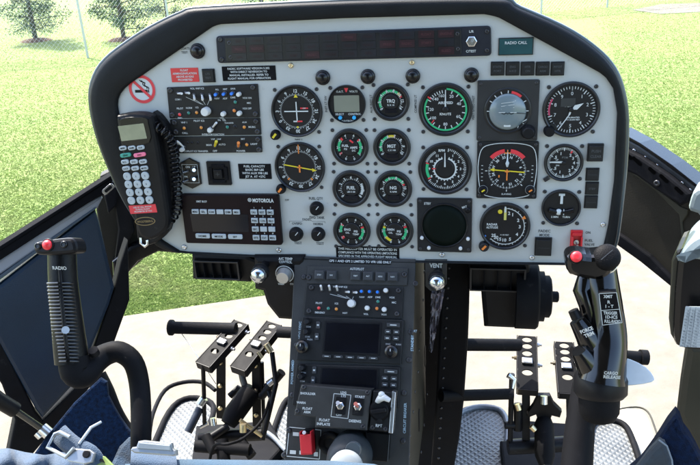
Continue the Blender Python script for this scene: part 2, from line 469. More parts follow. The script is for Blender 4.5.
for t, x, y in (('INST LT SW',325.8,104),('AUX INST LT',371,104),('COMPASS LT',415.5,104),('VERT GYRO FAST',473.3,108)):
    ptxt(mb, t, x, y, 2.2, rot=PI/2, wpx=30)
a, b = PAN.L(289.5,221); c, d = PAN.L(325,221.7)
mb.line(a, b, a+.022, b, .0004, .0004); mb.line(c, b, c-.022, b, .0004, .0004)
mb.line(a, b, a, b-.003, .0004, .0004); mb.line(c, b, c, b-.003, .0004, .0004)
mb.build('lettering', GREYPR, panel)
# FADEC mode bracket
# ---- placards (plates riveted on the fascia)
def placard(name, label, px, py, wx, wy, lines, bg, fg, cat='placard', th=.0008, F=PAN, hk=None, group='placards on the instrument panel', border=None, w=0.0, rot=0.0):
    f = F.at(px, py, w, rot); s = F.sx(px, py, w); t = F.sy(px, py, w); X, Y = wx*s, wy*t
    T = thing(name, label, cat, frame=f, group=group)
    mb = MB(f); mb.box(0,0,0,th, X, Y, r=.0006); mb.build('plate', bg, T)
    mb = MB(f); n = len(lines)
    if n:
        lh = Y*.9/n; h = (hk or .62)*lh
        for i, tx in enumerate(lines): mb.text(tx, 0, (n/2-.5-i)*lh, h, th+.0003, maxw=X*.93, bold=.02)
    if border:
        for sg in (-1,1):
            mb.box(0, sg*(Y/2-.0008), th, th+.0002, X*.98, border); mb.box(sg*(X/2-.0008), 0, th, th+.0003, border, Y*.98)
    mb.build('lettering', fg, T)
    return T
placard('warning_placard', 'red placard with white text about float inflation at upper left of panel', 185, 75, 27.5, 14, ['FLOAT','ARMING/INFLATION','ABOVE 60 KIAS','PROHIBITED'], RED, WHITE)
placard('information_placard', 'black placard with four white lines just below the long warning light panel', 249, 73.3, 53.5, 14.5, ['FADEC SOFTWARE VERSION 5.202','WITH DIRECT REVERSION TO','MANUAL INSTALLED. REFER TO','FLIGHT MANUAL FOR OPERATION'], MATTE, WHITE)
placard('fuel_placard', 'small black fuel capacity placard above the wide brown-black radio', 255, 171.3, 32.5, 15, ['FUEL CAPACITY','BASIC 869 LBS','WITH AUX 998 LBS','JET A  AT +27C'], MATTE, WHITE)
placard('information_placard', 'wide black placard with three white lines at bottom centre of grey panel', 367.5, 252.6, 63, 12.4, ['THIS HELICOPTER MUST BE OPERATED IN','COMPLIANCE WITH THE OPERATING LIMITATIONS','SPECIFIED IN THE APPROVED FLIGHT MANUAL'], MATTE, WHITE)
# no smoking sign
f = PAN.at(142.3, 89.2); s = PAN.sx(142, 89); R = 13.2*s
T = thing('no_smoking_sign', 'round white no smoking sticker with red ring and slash', 'sign', frame=f)
mb = MB(f); mb.cyl(0,0,0,.0006,R*1.02,seg=48); mb.build('sticker_base', WHITE, T)
mb = MB(f); mb.arc(R*.78, R, 0, 360, .0010); mb.bar(-45, -R*.85, R*.85, R*.20, .0013); mb.build('red_ring', REDPR, T)
mb = MB(f); mb.box(-R*.08, -R*.14, .0006, .0008, R*.95, R*.2); mb.box(R*.47,-R*.14,.0006,.0008,R*.08,R*.2)
pts = [(R*.52,-R*.02),(R*.5,R*.12),(R*.3,R*.2),(R*.22,R*.33),(R*.3,R*.45),(R*.12,R*.5),(R*.02,R*.62)]
for o_ in (0, R*.13):
    for i in range(len(pts)-1): mb.line(pts[i][0]-o_, pts[i][1]+o_*.3, pts[i+1][0]-o_, pts[i+1][1]+o_*.3, R*.065, .0009)
mb.build('cigarette_symbol', BLACK, T)

# ---- long warning light panel
f = PAN.at(354, 45); s = PAN.sx(354,45); t = PAN.sy(354, 45)
T = thing('warning_light_panel', 'long dark caution light panel with rows of unlit captions across panel top', 'warning panel', frame=f)
mb = MB(PAN); c0, c1, c2, c3 = PAN.L(216.5,36), PAN.L(491,25.5), PAN.L(491.5,55.5), PAN.L(218.5,63)
def quad_r(cs, r):
    pts = []
    for i in range(4):
        p0, p1, p2 = Vector(cs[i-1]), Vector(cs[i]), Vector(cs[(i+1)%4])
        a = p1+(p0-p1).normalized()*r; b = p1+(p2-p1).normalized()*r
        for k in range(6):
            q = k/5; pts.append(tuple((a*(1-q)+p1*q)*(1-q)+(p1*(1-q)+b*q)*q))
    return pts
mb.prism(quad_r([c0,c1,c2,c3], .006), 0, .004, .0012); mb.build('housing', WARNP, T)
mb = MB(PAN); d0,d1,d2,d3 = [PAN.L(x,y) for x,y in ((226,37.5),(461,28.5),(461.5,54),(227.5,61))]
mb.prism(quad_r([d0,d1,d2,d3], .002), .004, .0055, .0006); mb.build('caption_frame', BEZEL, T)
def bil(u, v):
    a = Vector(d0)*(1-u)+Vector(d1)*u; b = Vector(d3)*(1-u)+Vector(d2)*u; return a*(1-v)+b*v
random.seed(3)
words = ['ENGINE','XMSN','HYD','FUEL','OIL','CHIP','BATT','GEN','ROTOR','BLEED','VALVE','FILTER','FADEC','RPM','TEMP','PRESS','PUMP','FAULT','DOOR','FLOAT','START','LITTER']
for rws in range(3):
    for c in range(12):
        p = bil((c+.75)/12.5, (rws+.5)/3)
        red = (c, rws) in ((0,1),(1,1),(6,0),(8,1),(9,1),(10,0),(10,1),(11,0),(11,2),(4,2))
        mb = MB(PAN); mb.box(p.x, p.y, .0055, .0061, .0225, .0105, r=.0008, rot=.0)
        mb.m = 1; mb.text(random.choice(words), p.x, p.y, .0034, .0063, maxw=.018)
        mb.build('caption_window', [CELLR if red else CELL, CELLR if not red else mat('cell_red_text', (0.05,0.012,0.018), .4)], T)
for (x, y) in ((220.5,39.5),(222,59.5),(229.5,43),(231,57.5),(457.5,34),(458,49),(487,31.5),(487,50.5)):
    screw(T, PAN, x, y, 2.3, SCREW, w=.004)
f2 = PAN.at(471.5, 41.5, .004); mb = MB(f2)
mb.lathe([(5.3*s,0),(5.3*s,.0012),(4.4*s,.0018),(3.2*s,.0018),(3.2*s,.001)], seg=6, smooth=False); mb.cyl(0,0,0,.003,2.6*s,seg=16)
mb.tube([(0,0,.003),(.0008,.0015,.010),(.001,.002,.014)], [.0012,.0018,.0022], seg=10)
mb.build('toggle_switch', STEEL, T)
mb = MB(PAN); ptxt(mb,'L/R',471.5,31.5,2.4,w=.0045,wpx=8); ptxt(mb,'C/TEST',471,51.2,2.4,w=.0045,wpx=10); mb.build('lettering', WHITE, T)

# ---- radio call display
f = PAN.at(515.8, 46.3); s = PAN.sx(515,46); t = PAN.sy(515,46)
T = thing('radio_call_plate', 'dark teal rectangle marked RADIO CALL at upper right of panel', 'display', frame=f)
mb = MB(f); mb.box(0,0,0,.0025, 35*s, 17.5*t, r=.0008, ch=.0006, rot=0.0); mb.build('frame', BEZEL, T)
mb = MB(f); mb.box(0,0,.0025,.0028, 33*s, 15.5*t, rot=0.0); mb.build('window', TEALSC, T)
mb = MB(f); mb.text('RADIO CALL', 0, 3.8*t, 2.8*t, .0031, maxw=22*s); mb.build('lettering', WHITE, T)

# ================================================================== GAUGES
GG = 'instruments set in the grey panel'
def corner_screws(T, f, R, k=1.08, ang=(45,135,225,315), m=SCREW, rs=.0030):
    for a in ang:
        a = math.radians(a); mb = MB(f); x, y = k*R*math.sin(a), k*R*math.cos(a)
        mb.lathe([(rs,0),(rs,.0008),(rs*.8,.0017),(rs*.4,.0019),(rs*.3,.0012)], x, y, seg=12)
        mb.build('mounting_screw', m, T)
def gauge(px, py, rp, name, label, lip=.80, depth=.0015, screws=True, k=1.22, rot=0.0, ang=(45,135,225,315), cat='gauge'):
    f = PAN.at(px, py, 0, rot); R = rp*PAN.sx(px, py)
    T = thing(name, label, cat, frame=f, group=GG)
    mb = MB(f)
    mb.lathe([(R,0),(R,.003),(R*.985,.0048),(R*.96,.0056),(R*(lip+.05),.0052),(R*(lip+.01),.0042),(R*lip,.0018)], seg=64, cap=False)
    mb.build('bezel', BEZEL, T)
    mb = MB(f); mb.lathe([(R*(lip+.01),.0),(R*(lip+.01),.0018)], seg=64); mb.build('dial', DIAL, T)
    if screws: corner_screws(T, f, R, k, ang)
    return T, f, R
Z = .0021; ZP = .0030
def part(f, fn, name, m, T):
    mb = MB(f); fn(mb); return mb.build(name, m, T)
def knob_on(T, f, px, py, rp, m=BLACK, cap=None, h=.012, F=PAN, name='adjusting_knob', w0=0.0):
    g = F.at(px, py, w0); r = rp*F.sx(px, py, w0); mb = MB(g)
    mb.lathe([(r,0),(r,h*.3),(r*.88,h*.4),(r*.85,h*.92),(r*.75,h)], seg=24)
    if cap:
        mb.m = 1; mb.line(-r*.35,-r*.4,r*.35,r*.4,r*.42,h+.0003); 
        return mb.build(name, [m, cap], T)
    return mb.build(name, m, T)

# --- VOR 1
T, f, R = gauge(297, 111, 25.5, 'course_indicator', 'round course deviation gauge with white crossed needles at upper left', lip=.90, k=1.15)
def _m(mb):
    mb.ticks(72, 0, 360, R*.60, R*.655, R*.016, Z); mb.ticks(36, 0, 360, R*.60, R*.69, R*.02, Z)
    for i, n in enumerate(['12','15','18','21','24','27','30','33','0','3','6','9']):
        a = math.radians(i*30-0); mb.text(n, R*.77*math.sin(a), R*.77*math.cos(a), R*.12, Z, rot=-a, bold=.03)
part(f, _m, 'compass_scale', WHITE, T)
part(f, lambda mb: (mb.bar(0,-R*.36,R*.36,R*.045,ZP), mb.bar(90,-R*.48,R*.46,R*.045,ZP+.0004)), 'crossed_needles', WHITE, T)
part(f, lambda mb: (mb.bar(0,R*.52,R*.64,R*.16,Z+.0003,.0005), mb.bar(180,R*.58,R*.64,R*.08,Z+.0003)), 'course_mark', YEL, T)
part(f, lambda mb: mb.box(R*.3,R*.11,Z,Z+.0003,R*.3,R*.055), 'warning_flag', REDPR, T); part(f, lambda mb: mb.box(R*.1,-R*.39,Z,Z+.0003,R*.2,R*.055), 'warning_flag', REDPR, T)
part(f, lambda mb: (mb.text('OFF',R*.3,R*.11,R*.05,Z+.0005), mb.box(-R*.08,-R*.39,Z,Z+.0002,R*.15,R*.05)), 'lettering', WHITE, T)
knob_on(T, f, 276, 134.5, 5, BLACK, YEL, .010)
# --- VOR 2
T, f, R = gauge(300, 167, 25, 'course_indicator', 'round heading gauge with horizontal yellow pointer left of the fuel gauges', lip=.90, k=1.15)
part(f, lambda mb: _m(mb), 'compass_scale', WHITE, T)
mb = MB(f); mb.line(-R*.62,R*.11,R*.55,-R*.10,R*.045,ZP)
mb.add([(R*.5,-R*.03,ZP),(R*.68,-R*.12,ZP),(R*.5,-R*.17,ZP)],[(0,1,2)]); mb.build('pointer', YEL, T)
part(f, lambda mb: (mb.bar(0,R*.55,R*.92,R*.04,ZP), mb.bar(0,-R*.2,R*.1,R*.06,ZP+.0004), mb.bar(90,-R*.09,R*.09,R*.05,ZP+.0004), mb.bar(135,R*.6,R*.7,R*.05,ZP), mb.bar(225,R*.6,R*.7,R*.05,ZP)), 'aircraft_symbol', ORG, T)
knob_on(T, f, 281.5, 188.5, 4.8, BLACK, ORG, .010)
# --- clock
T, f, R = gauge(347, 104, 18.8, 'digital_clock', 'round clock with grey rectangular digital display and red triangle', lip=.93, k=1.2, cat='clock')
mb = MB(f); mb.box(0,R*.03,Z,Z+.0006,R*1.34,R*.86,r=R*.05); mb.build('display_window', LCD, T)
mb = MB(f); mb.bar(0,R*.62,R*.84,.001,Z,R*.22); mb.build('red_triangle', REDPR, T)
for sg in (-1,1):
    mb = MB(f); mb.cyl(sg*R*.37,-R*.70,.0015,.0045,R*.10,seg=14); mb.build('push_button', mat('blue_button',(0.02,0.3,0.6),.3), T)
part(f, lambda mb: (mb.text('DAVTRON',-R*.0,-R*.88,R*.09,Z), mb.text('SELECT',-R*.4,-R*.52,R*.10,Z), mb.text('CONTROL',R*.4,-R*.52,R*.10,Z), mb.text('O.A.T.',-R*.34,R*.66,R*.1,Z), mb.text('VOLTS',R*.38,R*.66,R*.1,Z)), 'lettering', WHITE, T)

def small(px, py, label, title, sub, arcs, nums, name='engine_gauge', win=True, rp=18.8):
    T, f, R = gauge(px, py, rp, name, label, lip=.78, k=1.28)
    # inner rings
    mb = MB(f); mb.lathe([(R*.80,.0018),(R*.80,.0030),(R*.74,.0024),(R*.72,.0019)], seg=40, cap=False); mb.build('inner_ring', BLACK, T)
    for nm, m_, lst in arcs:
        mb = MB(f)
        for (a0,a1) in lst: mb.arc(R*.53, R*.655, a0, a1, Z)
        mb.build(nm, m_, T)
    def mk(mb):
        for (n, a) in nums:
            ra = math.radians(a); mb.text(n, R*.62*math.sin(ra), R*.62*math.cos(ra), R*.14, Z+.0005, rot=-ra, bold=.03)
        mb.text(title, 0, R*.08, R*.17, .0041, bold=.03, maxw=R*.45); mb.text(sub, 0, -R*.14, R*.09, .0041, bold=.02, maxw=R*.42)
    mb = MB(f); mb.lathe([(R*.42,.0018),(R*.42,.0034),(R*.36,.0038)], seg=36); mb.build('centre_cap', DIAL, T)
    def tk(mb):
        a0 = nums[0][1]; a1 = nums[-1][1]
        if a1 < a0: a1 += 360
        n = 24
        for i in range(n+1):
            a = a0+(a1-a0)*i/n; mb.bar(a, R*.50, R*(.56 if i % 2 else .60), R*.025, Z+.0003)
    part(f, lambda mb: (mk(mb), tk(mb)), 'numerals', WHITE, T)
    if win:
        mb = MB(f); mb.box(0,-R*.46,.0038,.0046,R*.66,R*.24,r=R*.03,ch=.0003); mb.build('digital_window', SCREEN, T)
    return T, f, R
def span(lbls, a0, a1): return [(l, a0+(a1-a0)*i/(len(lbls)-1)) for i, l in enumerate(lbls)]
small(391,102,'small round torque gauge with long green arc, top row beside the clock','TRQ','% X 10',[('green_arc',GREEN,[(-118,38)]),('yellow_arc',YEL,[(38,58)]),('red_arc',REDPR,[(58,66)])],span(['0','2','4','6','8','10','12','14'],-125,120), name='torque_gauge')
small(392,147,'small round turbine temperature gauge directly under the torque gauge','MGT','C X 100',[('green_arc',GREEN,[(-110,-20)]),('yellow_arc',YEL,[(-20,12)]),('red_arc',REDPR,[(12,18)])],span(['0','4','5','6','7','8','9','10'],-125,120), name='temperature_gauge')
small(393.5,188.5,'small round gauge marked NG with green arc over its top and red end','NG','% RPM',[('green_arc',GREEN,[(-45,62)]),('red_arc',REDPR,[(62,72)])],span(['0','2','4','6','8','9','10','11'],-125,120), name='gas_producer_gauge')
small(351.5,188.5,'small round FUEL quantity gauge with plain white scale','FUEL','LBS X 100',[('white_arc',WHITE,[(70,120)])],span(['0','1','2','3','4','5','6','7','8'],-130,130), name='fuel_gauge')
def dual(px, py, label, name, t1, t2, ga, ra, ya, red_needle=True):
    T, f, R = gauge(px, py, 18.6, name, label, lip=.78, k=1.28)
    mb = MB(f); mb.lathe([(R*.80,.0018),(R*.80,.0030),(R*.74,.0024),(R*.72,.0019)], seg=40, cap=False); mb.build('inner_ring', BLACK, T)
    mb = MB(f)
    for (a0,a1) in ga: mb.arc(R*.52, R*.66, a0, a1, Z)
    mb.build('green_arc', GREEN, T)
    mb = MB(f)
    for (a0,a1) in ra: mb.arc(R*.52, R*.68, a0, a1, Z+.0002)
    mb.build('red_arc', REDPR, T)
    if ya:
        mb = MB(f)
        for (a0,a1) in ya: mb.arc(R*.52, R*.66, a0, a1, Z+.0001)
        mb.build('yellow_arc', YEL, T)
    def mk(mb):
        for n, a in span(['0','1','2','3','4'],200,340)+span(['4','3','2','1','0'],20,160):
            ra_ = math.radians(a); mb.text(n, R*.66*math.sin(ra_), R*.66*math.cos(ra_), R*.13, Z+.0004, bold=.03)
            mb.bar(a, R*.5, R*.56, R*.025, Z+.0004)
        mb.text(t1[0],-R*.22,R*.10,R*.12,.0041,bold=.03,maxw=R*.4); mb.text(t1[1],-R*.22,-R*.08,R*.10,.0041,maxw=R*.4)
        mb.text(t2[0],R*.22,R*.0,R*.12,.0041,bold=.03,maxw=R*.4); mb.text(t2[1],R*.22,-R*.16,R*.10,.0041,maxw=R*.4)
    mb = MB(f); mb.lathe([(R*.46,.0018),(R*.46,.0034),(R*.40,.0038)], seg=36); mb.build('centre_cap', DIAL, T)
    part(f, mk, 'numerals', WHITE, T)
    if red_needle:
        mb = MB(f); mb.line(R*.02,R*.4,R*.2,R*.26,R*.09,.0042); mb.build('red_flag', REDPR, T)
    return T
dual(350,147,'small round twin gauge for fuel pressure and AMPS, middle column','fuel_pressure_gauge',('FUEL','PSI'),('AMPS','DC'),[(250,310),(55,130)],[(310,322),(232,240),(48,55)],None)
dual(352,230.5,'small round twin oil gauge at the foot of the left small column','oil_gauge',('ENG','OIL'),('PSI','TEMP'),[(262,300),(75,140)],[(300,308),(226,240),(66,75)],None,False)
dual(395,230.5,'small round twin oil gauge with a yellow band, foot of the right small column','oil_gauge',('XMSN','OIL'),('PSI','TEMP'),[(235,285),(75,140)],[(62,72)],[(200,235),(285,295)],False)

# --- airspeed
T, f, R = gauge(445.5, 109.5, 27, 'airspeed_indicator', 'large round airspeed dial ringed in green with single white needle straight up', lip=.84, k=1.18)
mb = MB(f); mb.arc(R*.735,R*.80,3,302,Z); mb.build('green_arc', GREEN, T)
mb = MB(f); mb.arc(R*.67,R*.82,305,309,Z+.0002); mb.line(R*-.52,-R*.5,-R*.42,-R*.38,R*.04,Z); mb.build('red_line', REDPR, T)
def _m2(mb):
    mb.ticks(15, 0, 300, R*.62, R*.735, R*.035, Z); mb.ticks(5, 310, 350, R*.62, R*.735, R*.03, Z)
    for n, a in (('20',24),('40',66),('60',118),('80',180),('100',236),('120',272),('140',318),('160',345)):
        ra = math.radians(a); mb.text(n, R*.54*math.sin(ra), R*.54*math.cos(ra), R*.11, Z, bold=.01)
    mb.text('AIRSPEED', 0, R*.26, R*.09, Z, bold=.03); mb.text('KNOTS', R*.0, -R*.16, R*.09, Z, bold=.03)
part(f, _m2, 'numerals', WHITE, T)
part(f, lambda mb: (mb.bar(0,R*.12,R*.70,R*.06,ZP+.0006,R*.03),), 'pointer', WHITE, T)
part(f, lambda mb: mb.lathe([(R*.12,.002),(R*.12,.004),(R*.08,.0045)],seg=20), 'hub', DIAL, T)
# --- dual tach
T, f, R = gauge(445, 168.5, 27, 'rotor_tachometer', 'large round double ring tachometer with short green arc, under the airspeed dial', lip=.86, k=1.14)
mb = MB(f); mb.arc(R*.62,R*.72,240,286,Z); mb.build('green_arc', GREEN, T)
mb = MB(f); mb.arc(R*.62,R*.74,236,240,Z+.0002); mb.arc(R*.62,R*.74,286,290,Z+.0002); mb.arc(R*.34,R*.48,268,274,Z+.0003); mb.build('red_line', REDPR, T)
def _m3(mb):
    mb.ticks(44, 10, 232, R*.70, R*.78, R*.022, Z); mb.ticks(11, 10, 232, R*.66, R*.78, R*.03, Z+.0001); mb.ticks(10, 292, 330, R*.68, R*.77, R*.022, Z)
    for i in range(12): 
        ra = math.radians(i*30+30); 
        if i < 11: mb.text(str((i+1)), R*.575*math.sin(ra), R*.575*math.cos(ra), R*.09, Z, bold=.04)
    mb.arc(R*.375, R*.43, 20, 345, Z); mb.ticks(22, 20, 345, R*.375, R*.47, R*.035, Z+.0001)
    mb.text('ROTOR', 0, -R*.22, R*.06, Z, bold=.03); mb.text('RPM', -R*.12, R*.7, R*.09, Z, bold=.04)
part(f, _m3, 'numerals', WHITE, T)
part(f, lambda mb: (mb.bar(0,R*.08,R*.62,R*.06,ZP+.0006,R*.03),), 'pointer', WHITE, T)
part(f, lambda mb: mb.lathe([(R*.34,.0018),(R*.34,.0026),(R*.30,.0030)],seg=28), 'hub', DIAL, T)
# --- altimeter
T, f, R = gauge(571, 109.5, 29, 'altimeter', 'largest round dial at upper right, altimeter with long thin needle and small white arrow', lip=.88, k=1.14, ang=(-45,45,135))
def _m4(mb):
    mb.ticks(50, 0, 360, R*.74, R*.83, R*.022, Z); mb.ticks(10, 0, 360, R*.68, R*.83, R*.035, Z+.0001)
    for i in range(10):
        ra = math.radians(i*36); mb.text(str(i), R*.58*math.sin(ra), R*.58*math.cos(ra), R*.125, Z, bold=.0)
    mb.text('CALIBRATED', R*.08, -R*.28, R*.055, Z); mb.text('TO 20,000 FEET', R*.08, -R*.36, R*.05, Z)
    mb.text('ALT', -R*.1, R*.15, R*.09, Z, bold=.03)
    mb.text('100 FT', -R*.15, R*.38, R*.06, Z)
part(f, _m4, 'numerals', WHITE, T)
part(f, lambda mb: mb.box(-R*.12,R*.26,.0018,.0022,R*.5,R*.3), 'window_plate', mat('dial_grey',(0.013,0.015,0.018),.4), T)
part(f, lambda mb: (mb.arc(R*.74,R*.80,255,300,Z+.0003),), 'red_band', mat('dim_red',(0.35,0.03,0.08),.5), T)
mb = MB(f); mb.line(-R*.42,-R*.72,-R*.06,-R*.18,R*.035,ZP+.0006); mb.line(-R*.06,-R*.18,0,0,R*.06,ZP+.0006); mb.build('long_pointer', WHITE, T)
mb = MB(f); d = Vector((.86,.5)); n = Vector((-.5,.86)); q = lambda a,b: (R*(d.x*a+n.x*b), R*(d.y*a+n.y*b), ZP+.001)
mb.add([q(.05,-.02),q(.18,-.09),q(.48,0),q(.18,.09),q(.05,.02)],[(0,1,2,3,4)]); mb.build('short_pointer', WHITE, T)
part(f, lambda mb: mb.lathe([(R*.08,.002),(R*.08,.0045),(R*.05,.0050)],seg=16), 'hub', DIAL, T)
f3 = PAN.at(548, 130.5); rk = 6*PAN.sx(548,130)
mb = MB(f3); mb.box(.005,.004,0,.0035,.014,.014,r=.006,rot=.7,ch=.0006); mb.build('knob_housing', BEZEL, T)
knob_on(T, f, 549, 130.5, 5.8, BLACK, None, .013)
# --- vertical speed
T, f, R = gauge(563.5, 162.5, 19.8, 'vertical_speed_indicator', 'mid-size round dial with white needle pointing left, below the altimeter', lip=.86, k=1.24, ang=(-45,45,135))
def _m5(mb):
    mb.ticks(30, -90, 85, R*.70, R*.80, R*.025, Z); mb.ticks(30, -90, -265, R*.70, R*.80, R*.025, Z); mb.ticks(12,-90,270,R*.64,R*.80,R*.04,Z+.0001)
    for n, a in (('1',-18),('2',38),('3',62),('4',90),('3',118),('2',142),('1',198),('.5',-55),('.5',235)):
        ra = math.radians(a); mb.text(n, R*.52*math.sin(ra), R*.52*math.cos(ra), R*.15, Z, bold=.03)
    mb.text('DN', -R*.3, -R*.14, R*.08, Z); mb.text('UP', -R*.34, R*.16, R*.08, Z)
    mb.arc(R*.80,R*.815,-90,270,Z)
part(f, _m5, 'numerals', WHITE, T)
part(f, lambda mb: (mb.text('FT/M', R*.05, R*.28, R*.10, Z),), 'lettering', DIMPR, T)
mb = MB(f); mb.add([(-R*.72,R*.01,ZP),(-R*.72,R*.07,ZP),(-R*.2,R*.09,ZP),(-R*.05,R*.09,ZP),(-R*.05,-R*.01,ZP),(-R*.2,-R*.01,ZP)],[(0,1,2,3,4,5)]); mb.build('pointer', WHITE, T)
mb = MB(f); mb.bar(32,R*.62,R*.76,R*.08,ZP); mb.build('red_mark', REDPR, T)
part(f, lambda mb: mb.lathe([(R*.1,.002),(R*.1,.0045),(R*.06,.005)],seg=16), 'hub', DIAL, T)
mb = MB(PAN.at(546.5,178.5)); mb.box(0,0,0,.004,.009,.006,r=.001,rot=.6,ch=.0008); mb.build('adjusting_screw', SCREW, T)
# --- turn / slip
T, f, R = gauge(561, 207.5, 19.8, 'turn_indicator', 'mid-size round dial with fat white upright bar and white ball tube, right side', lip=.88, k=1.22)
part(f, lambda mb: (mb.box(0,R*.48,.002,.0034,R*.13,R*.5,ch=.0003), mb.box(0,R*.72,Z,Z+.0003,R*.30,R*.12), mb.text('2 MIN',-R*.3,-R*.50,R*.10,Z,bold=.03), mb.text('TURN',R*.28,-R*.50,R*.10,Z,bold=.03)), 'turn_needle', WHITE, T)
mb = MB(f); mb.tube([(-R*.62,-R*.10,.003),(-R*.3,-R*.19,.003),(0,-R*.22,.003),(R*.3,-R*.19,.003),(R*.62,-R*.10,.003)], R*.13, seg=10); mb.build('slip_tube', GLOSSB, T)
mb = MB(f); mb.sphere(-R*.12,-R*.2,.0042,R*.17,R*.1); mb.box(R*.13,-R*.2,.0035,.006,R*.04,R*.3); mb.build('slip_ball', WHITE, T)
# --- radar altimeter
T, f, R = gauge(504.8, 226, 25.5, 'radar_altimeter', 'large round radar altitude dial with orange triangle marker and yellow bar', lip=.88, k=1.16, ang=(-45,45,135))
def _m6(mb):
    mb.arc(R*.745,R*.775,0,225,Z)
    for i in range(24): mb.bar(225*i/23,R*.745,R*(.84 if i%4==0 else .80),R*.022,Z+.0001)
    for n, a in (('0',10),('2',15),('1',30),('2',62),('3',90),('4',124),('5',158),('10',180),('15',200),('20',215),('25',228)):
        if n in ('0',): continue
        ra = math.radians(a); mb.text(n, R*.58*math.sin(ra), R*.58*math.cos(ra), R*.13, Z, bold=.03)
    mb.text('RADAR', -R*.50, R*.08, R*.09, Z, bold=.03); mb.text('ALTITUDE', -R*.50, -R*.05, R*.09, Z, bold=.03, maxw=R*.46)
    mb.text('X 100 FEET', R*.0, -R*.36, R*.05, Z)
part(f, _m6, 'numerals', WHITE, T)
part(f, lambda mb: (mb.box(0,R*.52,.0022,.003,R*.10,R*.48),), 'yellow_bar', mat('dull_yellow',(0.42,0.40,0.10),.5), T)
part(f, lambda mb: (mb.bar(0,R*.6,R*.84,R*.07,.0034),), 'pointer', WHITE, T)
mb = MB(f); mb.lathe([(R*.09,.0018),(R*.09,.003),(R*.06,.0034)],-R*.2,R*.62,seg=16); mb.build('yellow_lamp', YEL, T)
mb = MB(f); mb.bar(62,R*.72,R*.90,.0002,.0036,R*.17); mb.build('orange_bug', ORG, T)
mb = MB(f); mb.cyl(-R*.76,-R*.42,Z,Z+.0004,R*.04,seg=10); mb.build('blue_mark', mat('blue_print',(0.05,0.2,0.6),.5), T)
knob_on(T, f, 484, 245.5, 5.3, BEZEL, ORG, .010)

# --- square attitude indicator
def square(px, py, wx, wy, name, label, m=BEZEL, h=.004, cat='gauge'):
    f = PAN.at(px, py); s = PAN.sx(px, py); t = PAN.sy(px, py)
    T = thing(name, label, cat, frame=f, group=GG)
    mb = MB(f); mb.box(0,0,0,h,wx*s,wy*t,r=.0025,ch=.0008); mb.build('housing', m, T)
    for sx_ in (-1,1):
        for sy_ in (-1,1):
            mb = MB(f); mb.lathe([(.0026,h),(.0026,h+.0004),(.0018,h+.0012),(.001,h+.0008)], sx_*(wx*s/2-.0048), sy_*(wy*t/2-.0048), seg=12); mb.build('mounting_screw', SCREW, T)
    return T, f, s, t
T, f, s, t = square(507.5, 110.5, 61.5, 60.5, 'attitude_indicator', 'square black artificial horizon with pale blue-grey ball', mat('dark_grey_housing',(0.015,0.016,0.018),.45,spec=.35))
R = 21*s
mb = MB(f); mb.lathe([(R*1.12,.004),(R*1.12,.0052),(R*1.02,.0048),(R*1.0,.0042)], 0, .0, seg=56, cap=False); mb.build('bezel', BEZEL, T)
mb = MB(f); mb.lathe([(R*1.01,.004),(R*1.01,.0043)], seg=56); mb.build('dial', DIAL, T)
mb = MB(f); mb.lathe([(max(1e-5,R*.88*math.cos(a)), .0043+.006*math.sin(a)) for a in [PI/2*i/10 for i in range(11)]], 0, -R*.04, seg=48, cap=False); mb.build('horizon_ball', BALL, T)
zb = .0108
mb = MB(f)
mb.line(-R*.42,-R*.03,-R*.12,-R*.03,R*.03,zb); mb.line(R*.12,-R*.03,R*.42,-R*.03,R*.03,zb)
for y_ in (.12,.26,.40): mb.line(-R*.32,R*(y_),R*.30,R*(y_+.08),R*.022,zb-.001)
mb.box(-R*.0,-R*.70,.0075,.0085,R*.34,R*.10,r=R*.05)
for a in (-90,-60,-40,-20,0,60,90): mb.bar(a,R*.86,R*.99,R*.04,.0048)
mb.text('DAY',R*.28,R*.5,R*.07,.0085)
mb.build('bank_marks', WHITE, T)
mb = MB(f)
for sg in (-1,1):
    mb.line(sg*R*.30,-R*.06,sg*R*.16,-R*.12,R*.03,zb+.0005); mb.line(sg*R*.16,-R*.12,sg*R*.08,-R*.05,R*.03,zb+.0005); mb.line(sg*R*.08,-R*.05,0,-R*.10,R*.03,zb+.0005)
mb.line(R*.42,-R*.06,R*.95,-R*.10,R*.03,zb+.0008)
mb.build('aircraft_symbol', BLACK, T)
mb = MB(f); mb.arc(R*.86,R*.98,10,42,.0046); mb.build('warning_flag', REDPR, T)
g = PAN.at(528, 131.5, .004); mb = MB(g); mb.lathe([(.0105,0),(.0105,.003),(.009,.007),(.0085,.013),(.007,.014)],seg=26); mb.build('caging_knob', BLACK, T)
mb = MB(PAN.at(522,124,.0045)); mb.line(-.008,-.002,.007,.007,.0012,0); mb.line(-.003,.004,-.006,-.006,.001,0); mb.line(.001,.001,.007,-.002,.001,0); mb.build('pull_marks', WHITE, T)

